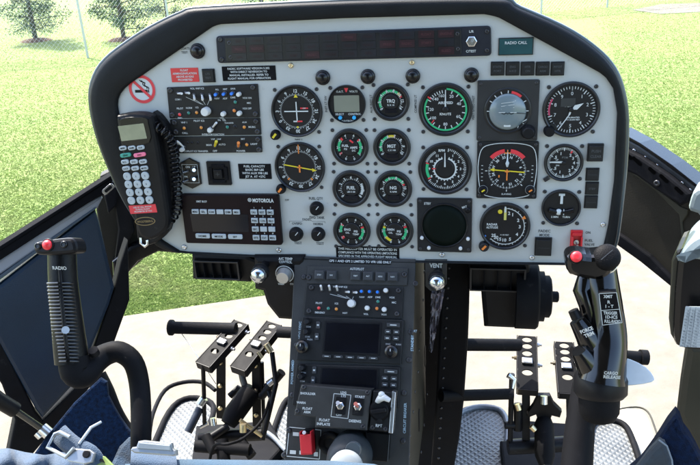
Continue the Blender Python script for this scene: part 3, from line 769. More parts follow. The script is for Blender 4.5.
# --- HSI
T, f, s, t = square(507, 169.8, 61, 57, 'compass_indicator', 'square compass gauge with red arcs, yellow needle and white outlined window', BEZEL)
X, Y = 61*s/2, 57*t/2
pts = smooth_poly([(-X*.93,Y*.45),(-X*.80,Y*.80),(-X*.45,Y*.92),(0,Y*.95),(X*.45,Y*.92),(X*.80,Y*.80),(X*.93,Y*.45),(X*.95,-Y*.1),(X*.82,-Y*.78),(X*.4,-Y*.95),(0,-Y*.97),(-X*.4,-Y*.95),(-X*.82,-Y*.78),(-X*.95,-Y*.1)],3)
mb = MB(f); mb.prism(pts,.004,.0046); mb.build('dial', DIAL, T)
mb = MB(f)
for i in range(len(pts)): mb.line(*pts[i],*pts[(i+1)%len(pts)],.0011,.0049)
mb.build('window_outline', WHITE, T)
R = X*.72
f = PAN.at(507, 170.5, .003); Zh = .0026
def _m7(mb):
    mb.ticks(72,0,360,R*.80,R*.85,R*.018,Zh,skip=None); mb.ticks(36,0,360,R*.76,R*.86,R*.03,Zh+.0001)
    for i, n in enumerate(['N','3','6','E','12','15','S','21','24','W','30','33']):
        a = math.radians(i*30+15); mb.text(n,R*.64*math.sin(a),R*.66*math.cos(a),R*.12,Zh,rot=-a,bold=.03)
    for sg in (-1,1):
        for k in range(5): mb.line(sg*R*1.10,R*(.25-.18*k),sg*R*1.18,R*(.25-.18*k),.0009,Zh)
    for a in (0,45,90,135,180,225,270,315): mb.bar(a,R*.90,R*1.0,R*.04,Zh)
    mb.text('SLAVING',0,-R*1.12,R*.08,Zh)
part(f,_m7,'compass_scale',WHITE,T)
mb = MB(f); mb.arc(R*.86,R*1.05,-50,-8,Zh+.0005); mb.build('red_arc', REDPR, T); mb = MB(f); mb.arc(R*.86,R*1.05,8,50,Zh+.0005); mb.build('red_arc', REDPR, T)
mb = MB(f); mb.line(-R*.7,R*.06,R*.8,-R*.06,R*.055,Zh+.0008)
mb.add([(-R*.8,R*.06,Zh+.0009),(-R*.58,R*.16,Zh+.0009),(-R*.58,-R*.03,Zh+.0009)],[(0,1,2)]); mb.build('course_needle', YEL, T)
mb = MB(f); mb.tube([(0,R*.9,Zh+.001),(0,R*.5,Zh+.001),(0,R*.38,Zh+.001),(0,R*.2,Zh+.001)],[.0008,.0012,.003,.0012],seg=8); mb.build('aircraft_symbol', mat('symbol_grey',(0.35,0.4,0.42),.4), T)
mb = MB(f); mb.line(0,R*1.0,0,R*.72,.0014,Zh+.0016); mb.line(-R*.14,R*.86,R*.14,R*.86,.0018,Zh+.0016); mb.line(0,R*.08,0,-R*.45,.0018,Zh+.0012); mb.line(-R*.1,-R*.02,R*.1,-R*.02,.0022,Zh+.0014); mb.line(-R*.36,-R*.2,-R*.36,-R*.32,.0018,Zh); mb.build('heading_bug', ORG, T)
for sg, m_ in ((-1, YEL), (1, ORG)):
    x = 507+sg*24; g = PAN.at(x+ (0 if sg<0 else -1), 189.5, .004); mb = MB(g)
    mb.lathe([(.0072,0),(.0072,.002),(.0064,.003),(.0058,.008),(.005,.0085)],seg=24); mb.m = 1; mb.arc(.0062,.0072,0,360,.0024); mb.m = 2
    mb.line(-.002,-.001,.0025,.002,.0022,.0088); mb.build('adjusting_knob', [BLACK, WHITE, m_], T)
# --- square scope
T, f, s, t = square(444.5, 224.8, 54.5, 53.5, 'radar_scope', 'square unit with blank dark green round screen and white corner knobs', BEZEL, cat='display')
mb = MB(f); mb.lathe([(23.6*s,.004),(23.6*s,.0058),(22.6*s,.0062),(21.8*s,.0046)],seg=56,cap=False); mb.build('bezel', BLACK, T)
mb = MB(f); mb.lathe([(22*s,.004),(22*s,.0047),(15*s,.0056),(1e-5,.006)],seg=48,cap=False); mb.build('screen', RADAR, T)
for (x,y) in ((422,237.5),(429,247.5),(460.5,248),(468,238.5)):
    mb = MB(PAN.at(x,y,.004)); mb.lathe([(.0028,0),(.0028,.0035),(.0018,.0042)],seg=14); mb.build('white_knob', WKNOB, T)
mb = MB(PAN.at(468,210,.004)); mb.lathe([(.0045,0),(.0045,.002),(.0025,.0032)],seg=14); mb.build('corner_lamp', BLACK, T)
mb = MB(PAN); ptxt(mb,'STBY',427.5,203.5,2.3,w=.0044,wpx=7); ptxt(mb,'BRT',464.5,207,2.0,w=.0044,wpx=8,rot=.3); mb.build('lettering', WHITE, T)
# ================================================================== AVIONICS ON THE LEFT OF THE PANEL
def toggle(T, F, px, py, w, m=WKNOB, L=.010, r=.0021, lean=(0,.0), base=True, name='toggle_switch'):
    f = F.at(px, py, w); mb = MB(f)
    mb.lathe([(r*1.5,0),(r*1.5,.0012),(r*.9,.0016)],seg=12); base_ = mb.build(name, SCREW, T)
    mb = MB(f); lx, ly = lean
    mb.tube([(0,0,.001),(lx*L,ly*L,L*.7),(lx*L*1.3,ly*L*1.3,L)],[r*.6,r*.95,r*.9],seg=10)
    mb.build('lever', m, base_); return base_
def lamp(T, F, px, py, w, m, r=.0026):
    f = F.at(px, py, w); mb = MB(f)
    mb.lathe([(r*1.25,0),(r*1.25,.0012),(r,.0014)],seg=16); b_ = mb.build('indicator_light', SCREW, T); mb = MB(f); mb.sphere(0,0,.0012,r,r*.7,seg=14,half=True)
    mb.build('lens', m, b_); return b_
def wknob(T, F, px, py, w, r, h=.010, m=WKNOB, name='rotary_knob'):
    f = F.at(px, py, w); mb = MB(f)
    mb.lathe([(r,0),(r,h*.75),(r*.85,h)],seg=20); return mb.build(name, m, T)
def scr(T, F, px, py, w, r=2.3, m=SCREW): screw(T, F, px, py, r, m, name='mounting_screw', w=w)

def audio_unit(F, w, cx, cy, label, quad, toggles, blues, wk, big, lamps, screws, group, fan=True, texts=()):
    T = thing('audio_control_unit', label, 'control unit', frame=F.at(cx, cy, w), group=group)
    mb = MB(F); mb.prism(quad_r([F.L(x,y,w+.003) for x,y in quad], .0015), w, w+.003, .0008); mb.build('faceplate', CONS2, T)
    w2 = w+.003
    for (x,y,ln) in toggles: toggle(T, F, x, y, w2, lean=ln)
    for (x,y) in blues: toggle(T, F, x, y, w2, m=BLUE, r=.0026, L=.009, name='blue_switch')
    for (x,y,r) in wk: wknob(T, F, x, y, w2, r, .008)
    if big:
        x,y,r = big; wknob(T, F, x, y, w2, r, .012, name='selector_knob')
    for (x,y,m_) in lamps: lamp(T, F, x, y, w2, m_)
    for (x,y) in screws: scr(T, F, x, y, w2, 2.6)
    mb = MB(F)
    if fan:
        bx, by = F.L(big[0], big[1], w2)
        for (x,y,_) in toggles[1:]:
            a,b = F.L(x, y+4, w2); mb.line(a,b, bx+(a-bx)*.25, by+(b-by)*.35+.003, .0006, w2+.0003)
    for t_ in texts:
        tx,x,y,h,wd = t_; ptxt(mb, tx, x, y, h, F=F, w=w2+.0004, wpx=wd)
    mb.build('lettering', WHITE, T)
    return T
AG = 'stacked audio control units on the grey panel'
audio_unit(PAN, 0, 211, 103, 'black audio unit with white toggles, blue switches and big white knob, top of stack',
    [(166.5,87.5),(257.5,84),(259.8,117.5),(169.5,118.5)],
    [(178,93.5,(.8,.1)),(186,93,(.7,.1)),(194,95,(.3,-.4)),(202,95,(.3,-.45)),(210,95,(.3,-.45))],
    [(217,94),(225,93.5),(233,93)], [(239.5,94,.0034),(224,113.5,.0038),(240,113,.0038)], (207,111,.0068),
    [(180,114.5,mat('red_lens',(0.6,0.02,0.02),.25,coat=.4)),(189,113,TEAL),(197,112.5,AMBER),(235.5,102,TEAL),(234.5,110.5,ORG)],
    [(170.5,90.5),(253,87.5),(255.5,114),(172.5,115)], AG,
    texts=[('VOL VHF ICS',197,88.5,1.8,30),('COM 1',178,99.5,1.6,6),('NAV',217,98.5,1.8,6),('ADF',225,98.5,1.8,6),('DME',233,97.5,1.8,6),('ALL',217,89.5,1.6,5),('XMT',225,89.2,1.6,5),('SPKR',233,88.8,1.6,6),('PILOT',180,108.5,1.8,8),('NORM',189,108,1.6,6),('ICS',197,107.5,1.6,5),('EMG',180,118,1.6,6),('VOX ON',247,98,1.8,9),('MIC',249,103,1.8,8),('VOX OFF',247,108.5,1.8,9),('VOL',222,118,1.6,5)])
audio_unit(PAN, 0, 214, 127, 'narrow black audio unit with white bar knob and two amber lights, middle of stack',
    [(169.8,119.5),(259.8,118),(261,135),(171.5,136)], [], [], [(211,129.5,.0042)], None,
    [(184.5,128,AMBER),(201.5,127.5,AMBER),(227.5,127,TEAL),(235,126.8,BLACK),(244.5,127,AMBER)], [(256,121.5),(257.5,131.5),(174.5,122.5),(176,132)], AG, fan=False,
    texts=[('VHF 1',184,122.5,1.8,8),('CALL',185,133,1.8,7),('PILOT ICS',199,120.8,1.8,13),('PA  TEL',222,120.2,1.8,14),('INTERCOM FUNCTION',213,134.5,1.8,22),('MUSIC',252,127,1.8,9),('AUX',244.5,122.3,1.6,6),('TRANSFER',229,123,1.4,10)])
toggle(bpy.data.objects['audio_control_unit.001'], PAN, 213, 127, .0065, L=.008, r=.002, lean=(.9,.8), name='pointer_bar')
audio_unit(PAN, 0, 216, 145, 'narrow black audio unit with white, yellow and orange toggles, bottom of stack',
    [(171.8,137),(261,136),(262,152.5),(174,153.5)], [(184,147,(-.5,.9))], [], [(183,149,.0036)], None,
    [(247,144.5,AMBER)], [(258,139.5),(259,149.5),(177,150)], AG, fan=False,
    texts=[('FM',178,144,1.8,5),('COPILOT ICS TRANSFER',196,151.2,1.6,30),('VHF   UHF',216,139.2,1.6,18),('MAN',209,145,1.8,6),('AUTO',222,144.5,1.8,7),('OFF',215,151,1.8,6),('POWER',241,151,1.8,9),('LIGHT',254,144,1.8,8),('BRT',243,139,1.6,6)])
U = bpy.data.objects['audio_control_unit.002']
toggle(U, PAN, 215, 146, .003, m=YEL, r=.0026, L=.011, lean=(.5,.7)); toggle(U, PAN, 238.5, 146.5, .003, m=ORG, r=.0026, L=.011, lean=(.3,.6))
for x in (188,192,198): lamp(U, PAN, x, 142.8, .003, BLACK, r=.0016)

# octagonal switch plate
f = PAN.at(191.5, 173); s = PAN.sx(191,173); t = PAN.sy(191,173)
T = thing('switch_plate', 'narrow black six sided plate with two chrome toggles under the audio units', 'switch plate', frame=f)
mb = MB(f); mb.prism([(-9.3*s,-10.5*t),(0,-15.2*t),(9.3*s,-10.5*t),(9.3*s,10.5*t),(0,15.2*t),(-9.3*s,10.5*t)],0,.004,.001); mb.build('plate', GLOSSB, T)
mb = MB(f); pts=[(-7.6*s,-9*t),(7.6*s,-9*t),(7.6*s,9*t),(-7.6*s,9*t)]
for i in range(4): mb.line(*pts[i],*pts[(i+1)%4],.0005,.0044)
mb.text('ON',-2*s,6.6*t,2*t,.0044); mb.text('LT',4.4*s,6.6*t,2*t,.0044); mb.text('FM',-5*s,-3*t,2*t,.0044); mb.build('lettering', WHITE, T)
for y in (170, 179): 
    toggle(T, PAN, 192.5, y, .004, m=CHROME, r=.0032, L=.011, lean=(.5,.2))
    toggle(T, PAN, 187.5, y+1.5, .004, m=CHROME, r=.0022, L=.009, lean=(-.5,.0))
# square trim pad
f = PAN.at(219.5, 172.8); s = PAN.sx(219,173); t = PAN.sy(219,173)
T = thing('four_way_switch', 'square black four way pad with recessed centre between toggle plate and fuel placard', 'switch', frame=f)
mb = MB(f); mb.box(0,0,0,.004,23*s,23.5*t,r=.0012,ch=.0008); mb.build('base', BLACK, T)
mb = MB(f)
for k in range(4):
    a = k*PI/2; c_, s_ = math.cos(a), math.sin(a)
    mb.box(7.4*s*s_, 7.4*s*c_, .004, .0065, 13*s if k%2==0 else 3.4*s, 3.4*s if k%2==0 else 13*s, r=.0008, ch=.0006)
mb.build('pad_button', MATTE, T)
mb = MB(f); mb.box(0,0,.004,.009,8.5*s,8.5*s,r=.0008,ch=.0008); mb.m=1; mb.line(-2*s,0,2*s,0,.0006,.0093); mb.line(0,-2*s,0,2*s,.0006,.0094); mb.build('centre_button', [BLACK, GREYPR], T)

# radio
f = PAN.at(232, 218); s = PAN.sx(232,218); t = PAN.sy(232,218)
T = thing('police_radio', 'wide brown-black two way radio head with white keys and maker name', 'radio', frame=f)
mb = MB(PAN); mb.prism(quad_r([PAN.L(*p) for p in ((182,193),(279.5,193.5),(283.5,243.5),(188,241.5))], .004), 0, .009, .002); mb.build('case', BROWN, T)
mb = MB(PAN); mb.prism(quad_r([PAN.L(*p,.009) for p in ((190,213.5),(248,214.5),(249,232),(193,231.5))], .001), .009, .0094); mb.build('display_window', SCREEN, T)
mb = MB(PAN)
def key(x,y,wx,wy,m_=KEYW,F=PAN,w=.009,T=T,txt=None,r=.0008,h=.0022,rot=0):
    f = F.at(x,y,w,rot); mb = MB(f); s_=F.sx(x,y,w); t_=F.sy(x,y,w)
    mb.box(0,0,0,h,wx*s_,wy*t_,r=r,ch=.0006)
    if txt: mb.m=1; mb.text(txt,0,0,wy*t_*.42,h+.0003,maxw=wx*s_*.7)
    return mb.build('key',[m_,BLACK],T)
for i,x in enumerate((195.5,203.7,211.9,220.2,228.4,236.6)): key(x,211.3+i*.1,6.8,4.6,txt=['MENU','SEL','SCAN','','DIM','MN'][i])
for i,x in enumerate((203,219.2,235.5)): key(x,235.6+i*.4,14.2,4.6,r=.002,txt=['HOME','MODE','SET'][i])
for rr_ in range(4):
    for c_ in range(3):
        key(254+c_*8.2+rr_*.8, 211.8+rr_*8.5+c_*.1, 6.6, 4.9, txt=['CALL','NEXT','EMG','PHN','CON','HILO','SEC','','','SITE','STAT','MSG'][rr_*3+c_])
mb = MB(PAN); ptxt(mb,'MOTOROLA',263,200.5,3.6,w=.0094,wpx=21,bold=.035); ptxt(mb,'XMIT BUSY',201.5,201.5,1.9,w=.0094,wpx=11)
for rr_ in range(4):
    for c_ in range(3): ptxt(mb,'123456789*0#'[rr_*3+c_],254+c_*8.2+rr_*.8, 207.8+rr_*8.5,1.5,w=.0094)
a,b = PAN.L(249.6,200,.0094); mb.arc(.0022,.0031,0,360,.0094,cx=a,cy=b); mb.text('M',a,b,.0026,.0095,bold=.03)
mb.build('lettering', WHITE, T)

# ================================================================== TELEPHONE HANDSET
HF = PAN.at(142, 178, .012, rot=0.0)
_rot = math.radians(8.5)
HF = PAN.at(141.5, 178, .014, rot=_rot)
s = PAN.sx(141,178,.014); t = PAN.sy(141,178,.014)
T = thing('telephone_handset', 'black phone handset with white round keys hung at left edge of panel', 'telephone', frame=HF)
def hl(px, py, w): 
    a, b = HF.L(px, py, w); return a, b
mb = MB(HF)
crad = [(148,116),(163,121),(170,140),(174,175),(172,205),(168,232),(150,245),(137,238),(136,180)]
mb.prism(smooth_poly([HF.L(x,y,.004) for x,y in crad],3), -.012, .004, .003); mb.build('cradle', BLACK, T)
mb = MB(HF)
body = [(116,121),(119,115.5),(134,113.5),(148,115.5),(153,122),(160,158),(167,205),(169,222),(165,232),(152,240),(143,238.5),(137,232),(131,205),(123,162)]
mb.prism(smooth_poly([HF.L(x,y,.022) for x,y in body],3), .002, .022, .006); mb.build('handset_body', GLOSSB if False else BLACK, T)
mb = MB(HF); pts = [(120,123),(122,118.5),(134,117),(146,118),(148.5,124),(149.5,142.5),(122.5,145)]
mb.prism(smooth_poly([HF.L(x,y,.023) for x,y in pts],3), .021, .0234, .0008); mb.build('display_surround', GLOSSB, T)
f = HF.at(132.5,132.3,.0234,rot=-.05); mb = MB(f); mb.box(0,0,0,.0005,25*s,14*t,r=.0008); mb.build('display', LCDG, T)
hk = dict(F=HF, w=.022, T=T)
def hkey(x,y,wx,wy,m_=KEYW,r=.003,txt=None):
    f = HF.at(x,y,.022); mb = MB(f); mb.box(0,0,0,.0022,wx*s,wy*t,r=r,ch=.0008)
    if txt: mb.m=1; mb.text(txt,0,0,min(wy*t*.38,.0026),.0025,maxw=wx*s*.66)
    return mb.build('key',[m_,BLACK],T)
for r_, (y, n) in enumerate(((148,3),)):
    for c_ in range(3): hkey(123.2+c_*8.9,y-c_*.3,7.4,4,txt=['MEM','NAM','CLR'][c_])
hkey(126,155,10.8,3.8,GREENK,txt='SEND'); hkey(140,154.6,12,3.8,PINK,txt='END')
for r_, y in enumerate((161.8,168.3)):
    for c_ in range(3): hkey(125.3+c_*9+r_*1.2,y-c_*.2,7.6,4.2,txt=['RCL','STO','FCN','LOCK','VOL','MUTE'][r_*3+c_])
for r_ in range(4):
    for c_ in range(3): hkey(127.4+c_*9+r_*1.45,176.3+r_*8.05-c_*.4,7.4,7.6,r=.0058,txt='123456789*0#'[r_*3+c_])
f = HF.at(143,209,.022,rot=-.07); mb = MB(f); mb.box(0,0,0,.0004,27*s,8.2*t); mb.build('red_label', REDPR, T)
mb = MB(f)
for i,tx in enumerate(('USE OF CELL PHONE','DURING FLIGHT','PROHIBITED BY FCC')): mb.text(tx,0,(1-i)*.0036,.0024,.0008,maxw=25*s)
mb.build('lettering', WHITE, T)
f = HF.at(145.2,221.2,.022,rot=-.07); mb = MB(f)
el = [(math.cos(2*PI*i/32),math.sin(2*PI*i/32)) for i in range(32)]
mb.prism([(x*10.3*s,y*4.3*t) for x,y in el],0,.0006); mb.m=1; mb.prism([(x*9.4*s,y*3.5*t) for x,y in el],.0006,.0009); mb.m=0; mb.text('WULFSBERG',0,0,.0036,.0012,maxw=16*s,bold=.02); mb.build('gold_emblem',[GOLD,BLACK],T)
# cradle pin at the bottom
mb = MB(HF); a,b = HF.L(146,243,.0); mb.tube([(a-.004,b+.012,.004),(a-.006,b+.003,.006),(a,b-.004,.006),(a+.006,b,.006),(a+.006,b+.006,.004)],.0026,seg=10); mb.build('cord_clip', STEEL, T)
# coiled cord
path = [(152,124,.016),(161,129,.03),(170,139,.026),(174,152,.018),(175.5,170,.016),(177,188,.016),(178,202,.017),(175,214,.018),(168,222,.018),(158,229,.012),(150,237,.004),(146,243,.0)]
P3 = [PAN.M @ Vector((*PAN.L(x,y,w), w)) for x,y,w in path]
P3 = smooth_poly([tuple(p) for p in P3], 16, closed=False)
hel = []; tot = 0; prev = None; nrm = PAN.n.copy()
turns = 34; L_ = [0]
for i in range(1,len(P3)): L_.append(L_[-1]+(Vector(P3[i])-Vector(P3[i-1])).length)
def at_len(d):
    for i in range(1,len(P3)):
        if L_[i] >= d: 
            q = (d-L_[i-1])/max(1e-9,L_[i]-L_[i-1]); return Vector(P3[i-1]).lerp(Vector(P3[i]),q), (Vector(P3[i])-Vector(P3[i-1])).normalized()
    return Vector(P3[-1]), (Vector(P3[-1])-Vector(P3[-2])).normalized()
NS = turns*12
for i in range(NS+1):
    d = L_[-1]*i/NS; p, tg = at_len(d)
    b1 = (nrm - tg*nrm.dot(tg)).normalized(); b2 = tg.cross(b1); a = 2*PI*turns*i/NS
    e = min(1, i/20, (NS-i)/60); r = .0068*max(.15,e)
    hel.append(p+b1*(r*math.cos(a))+b2*(r*math.sin(a)))
mb = MB(); mb.tube(hel, .0017, seg=6)
cord = mb.build('coiled_cord', GLOSSB); tag(cord, 'black coiled phone cord curling down beside the handset', 'cord')

# ================================================================== CENTRE CONSOLE
cf = [CON.L(x,y) for x,y in ((300.5,256),(422.5,258),(402,478),(277.5,478))]
x0 = (cf[0][0]+cf[3][0])/2; x1 = (cf[1][0]+cf[2][0])/2
T = C_T = thing('centre_console', 'tall dark grey sloping centre console between the two pedal sets', 'console', frame=CON)
yt, yb = cf[0][1], cf[2][1]-.12
mb = MB(CON); mb.prism([(x0,yb),(x1,yb),(x1,yt),(x0,yt)],-.006,0,.0015); mb.build('faceplate', CONSP, T)
SIDE = mat('console_side', (0.022,0.020,0.014), .45, spec=.3, var=.25, scale=8, bump=.15, bscale=300)
# body: side walls go forward to a vertical back
mb = MB()
def cw(a,b,w=0): return CON.M @ Vector((a,b,w))
def sidewall(xx, th, m):
    pa = cw(xx,yt,-.0065); pb = cw(xx,yb,-.0065)
    q = [pa, pb, Vector((pb.x, pa.y+.16, pb.z)), Vector((pa.x, pa.y+.16, pa.z))]
    mb = MB(); vs = [tuple(p) for p in q]+[tuple(p+Vector((th,0,0))) for p in q]
    mb.add(vs,[(0,1,2,3),(7,6,5,4),(0,4,5,1),(1,5,6,2),(2,6,7,3),(3,7,4,0)],False); return mb
sidewall(x1-.004,.004,0).build('right_side', SIDE, T)
sidewall(x0,.004,0).build('left_side', CONSP, T)
# rivets and slots on right side
SF = Frame(cw(x1+.0003,0,0), Vector((0,1,0)), Vector((0,0,1)), Vector((1,0,0)))
def sideuv(px,py): p = hitx(px,py,SF.o.x); q = SF.I @ p; return q.x,q.y
mb = MB(SF)
for (x,y) in ((424,272),(427,285),(423,300),(421,318),(420,333),(419,350),(418,372),(415,392),(413,412),(410,436),(409,455),(432,300),(431,330),(430,362),(427,395),(424,425),(421,452)):
    a,b = sideuv(x,y); mb = MB(SF); mb.lathe([(.0032,0),(.003,.001),(.0015,.0016)],a,b,seg=12); mb.build('rivet', SCREW, T)
for (x,y) in ((425,356),(419,420)):
    a,b = sideuv(x,y); mb = MB(SF); mb.box(a,b,0,.001,.016,.046,r=.0078,ch=.0004); mb.build('slot_cover', BLACK, T)
# rails with dzus screws both sides
mb = MB(CON)
for (x,y) in ((304,277),(415.5,283.5),(297,345),(411,332),(409,360),(292.5,395),(404,393),(289,430),(403,441),(284,455)):
    a,b = CON.L(x,y); mb = MB(CON); mb.lathe([(.0045,0),(.0045,.001),(.0032,.0022),(.0015,.0018)],a,b,seg=14); mb.build('quarter_turn_screw', SCREW, T)
mb = MB(CON)
ptxt(mb,'GPS 1 AND GPS 2 LIMITED TO VFR USE ONLY',360,261.5,2.3,F=CON,w=.0016,wpx=62); mb.build('lettering', WHITE, T)
mb = MB(CON); a,b = CON.L(360,261.5); mb.box(a,b,0,.0012,.100,.0075,r=.0005); mb.build('placard', MATTE, T)
mb = MB(CON)
ptxt(mb,'FLOAT',413,331,2.4,F=CON,w=.0004,wpx=8); ptxt(mb,'CIRCUIT BREAKER',404.8,418,2.6,F=CON,w=.0004,rot=PI/2,wpx=34); ptxt(mb,'STANDBY',412.2,343,2.6,F=CON,w=.0004,rot=PI/2,wpx=16)
ptxt(mb,'POWER ARMED',292.3,372,2.4,F=CON,w=.0004,rot=PI/2,wpx=24); ptxt(mb,'HDG SYNC',299.8,330,2.4,F=CON,w=.0004,rot=PI/2,wpx=18)
mb.build('rail_lettering', mat('blue_white_print',(0.30,0.42,0.50),.5), T)

# autopilot button bar
T = thing('autopilot_button_unit', 'dark grey strip of square push buttons at top of centre console', 'control unit', frame=CON.at(356,273))
mb = MB(CON); mb.prism(quad_r([CON.L(x,y,.003) for x,y in ((307.5,266),(408,268),(407,285.5),(306.5,283.5))],.001),0,.003,.0008); mb.build('faceplate', CONSP, T)
for i,x in enumerate((320,332,356,368.3,380.7,393)):
    button(x,275+ (x-320)*.028,10.4,9.2,(['STBY','SAS','TEST','ALT','HDG','NAV'][i],),mt=mat('grey_key',(0.030,0.032,0.034),.4,spec=.3),fg=WHITE,dep=.006,parent=T,F=CON,w=.003)
mb = MB(CON); ptxt(mb,'AUTOPILOT',357,268.9,2.4,F=CON,w=.0034,wpx=14); mb.build('lettering', WHITE, T)
scr(T,CON,309,277.5,.003,2.8); scr(T,CON,404.5,274.5,.003,2.8)

audio_unit(CON, 0, 356, 300, 'dark audio unit on centre console with coloured lights and big white knob',
    [(306.5,285),(403.5,287.5),(402,319),(303.5,314.5)],
    [(321.8,290,(0,.5)),(330,290,(0,.5)),(337.5,290.5,(0,.5)),(346,292,(.5,0)),(353.5,292.5,(.5,0))],
    [(362,291.5),(370,291.7),(378,292.2)],[(386,290.5,.0038),(367.5,308,.0040),(384.5,309.5,.0040)],(352,303.5,.0066),
    [(319,308,mat('red_lens',(0.6,0.02,0.02),.25)),(328.5,308.5,TEAL),(336.5,309,AMBER),(378,301.5,TEAL),(377,308.5,ORG)],
    [(311.5,287.5),(309.2,311),(398.5,290.5),(397,314)], 'units on the centre console',
    texts=[('VOL VHF ICS',340,286.8,1.8,26),('NAV',362,297,1.8,6),('ADF',370,297,1.8,6),('DME',378,297.2,1.8,7),('PILOT',319,303,1.8,7),('ICS',336.5,303.5,1.8,5),('EMERGENCY',320,312.5,1.8,10),('VOX',392,297.5,1.8,7),('MIC',394,302.5,1.8,7),('VOL',366,314,1.8,7),('VOX',384,314.5,1.8,6),('HOT',345,313,1.6,6)])
def gps(dy, label, quad, scrn, lk, big, sb, rk, bk, rkn):
    T = thing('navigation_radio', label, 'radio', frame=CON.at((quad[0][0]+quad[1][0])/2,(quad[0][1]+quad[2][1])/2), group='units on the centre console')
    mb = MB(CON); mb.prism(quad_r([CON.L(x,y,.006) for x,y in quad],.002),0,.006,.0012); mb.build('faceplate', CONS2, T)
    mb = MB(CON); mb.prism(quad_r([CON.L(x,y,.0075) for x,y in scrn],.001),.006,.0075,.0006); mb.build('screen_frame', BLACK, T)
    c = [sum(p[0] for p in scrn)/4, sum(p[1] for p in scrn)/4]
    mb = MB(CON); mb.prism([CON.L(c[0]+(x-c[0])*.93,c[1]+(y-c[1])*.88,.008) for x,y in scrn],.0075,.0078); mb.build('screen', SCREEN, T)
    for (x,y) in lk:
        f = CON.at(x,y,.006); mb = MB(f); mb.lathe([(.0058,0),(.0058,.003),(.0048,.004),(.0044,.011),(.0036,.012)],seg=20); mb.build('rotary_knob', mat('knob_satin',(0.006,0.006,0.007),.28,spec=.5), T)
    for (x,y) in big:
        f = CON.at(x,y,.006); mb = MB(f); mb.lathe([(.0105,0),(.0105,.006),(.0095,.0078),(.0062,.008),(.006,.016),(.005,.0175)],seg=26); b_=mb.build('dual_knob', mat('knob_satin',(0.006,0.006,0.007),.28,spec=.5), T); mb=MB(f); mb.line(0,.001,0,.005,.0012,.0178); mb.build('pointer_mark', WHITE, b_)
    for (x,y,wx,wy) in sb+rk+bk:
        f = CON.at(x,y,.006); s_=CON.sx(x,y); t_=CON.sy(x,y); mb = MB(f); mb.box(0,0,0,.0028,wx*s_,wy*t_,r=.0012,ch=.0007); mb.m=1; mb.box(0,0,.0028,.003,wx*s_*.5,wy*t_*.22); mb.build('key',[mat('gps_key',(0.032,0.034,0.036),.4,spec=.3),WHITE],T)
    mb = MB(CON)
    for (x,y) in lk: ptxt(mb,'COM',x+.5,y+5.2,1.5,F=CON,w=.0064)
    for (x,y) in big: ptxt(mb,'PUSH',x+7,y-7,1.6,F=CON,w=.0064)
    for (x,y) in rkn: ptxt(mb,'RNG',x,y,1.6,F=CON,w=.0064)
    mb.build('lettering', mat('grey_white_print',(0.28,0.29,0.30),.5), T)
    return T
gps(0,'upper of two dark navigation radios with blank blue-black screen on console',[(302.5,316.5),(404,320),(401,364.5),(296,360)],
    [(324.5,320.5),(381.5,322.5),(379.5,355.5),(322,353)],[(308,321.5),(307,331.5)],[(302.8,346.5),(391.5,351.5)],
    [(318.3,325,4,7),(317,336.5,4,7)],[(393.5,325,13,4.2),(388,331.5,6,4.2),(396.5,332,6,4.2),(387.5,338,6,4.2),(396,338.5,6,4.2)],
    [(327+i*11.6,356.2+i*.5,8.6,2.8) for i in range(5)],[(388,344)])
gps(0,'lower navigation radio with dark screen half hidden by float switch box',[(296.5,364),(400.5,367),(399,408),(292,405)],
    [(320.5,366.5),(379,368.5),(377.5,395),(318.5,394)],[(303,367.5),(301.8,376)],[],
    [(314.5,370,4,7),(313.3,380,4,7)],[(391,371.5,13,4.2),(385,378,6,4.2),(394,378.5,6,4.2),(385,384.5,6,4.2),(393.5,385,6,4.2)],[],[])
# lower placard plate with white outline
mb = MB(CON); a,b = CON.L(306,446); 
q = [CON.L(x,y) for x,y in ((289.5,427),(321,430),(319.5,459),(286.5,456))]
for i in range(4): mb.line(*q[i],*q[(i+1)%4],.0012,.0006)
for (x,y,wx,wy) in ((296,434,6,3.5),(293,452,6,3.5),(302,452.5,5,3.5),(316,454,4,4)):
    a,b = CON.L(x,y); k_=CON.sx(x,y); mb.box(a,b,.0004,.0009,wx*k_,wy*k_)
mb.build('outline_marks', WHITE, C_T)
# float switch box
w = .040
FB = thing('float_switch_box', 'dark box with START toggle and float lettering raised over lower console', 'switch box', frame=CON.at(334,408,w))
top = [(301,384.5),(371.5,390),(366.8,430.5),(315,427.5),(315.5,417.5),(294,415.5)]
mb = MB(CON); mb.prism([CON.L(x,y,w) for x,y in top],.006,w,.002); mb.build('case', CONSP, FB)
for (x,y) in ((304,387),(367.5,392.5),(297.5,411),(363,426.5)): scr(FB,CON,x,y,w,2.4)
mb = MB(CON); a=[CON.L(x,y,w) for x,y in ((334,393.5),(351,395),(348,418.5),(331,416.5))]
for i in range(4): mb.line(*a[i],*a[(i+1)%4],.0009,w+.0004)
for tx,x,y,h,wd in (('LDG',343.5,392.5,2.2,7),('LTS',343.5,396,2.2,7),('TAXI',340,399,2.0,8),('OFF',339,414.8,2.4,7),('START',360,396.8,2.4,11),('DISENG',355,421,2.6,13),('SHOULDER',308,393.5,2.2,17),('WARN',301,402.5,2.2,9),('FLOAT',307.5,408.5,2.4,10),('ARM',307,412,2.4,7),('FLOAT',324.5,420,2.6,11),('INFLATE',323.5,424,2.6,14)):
    ptxt(mb,tx,x,y,h,F=CON,w=w+.0004,wpx=wd,bold=.03)
mb.build('lettering', WHITE, FB)
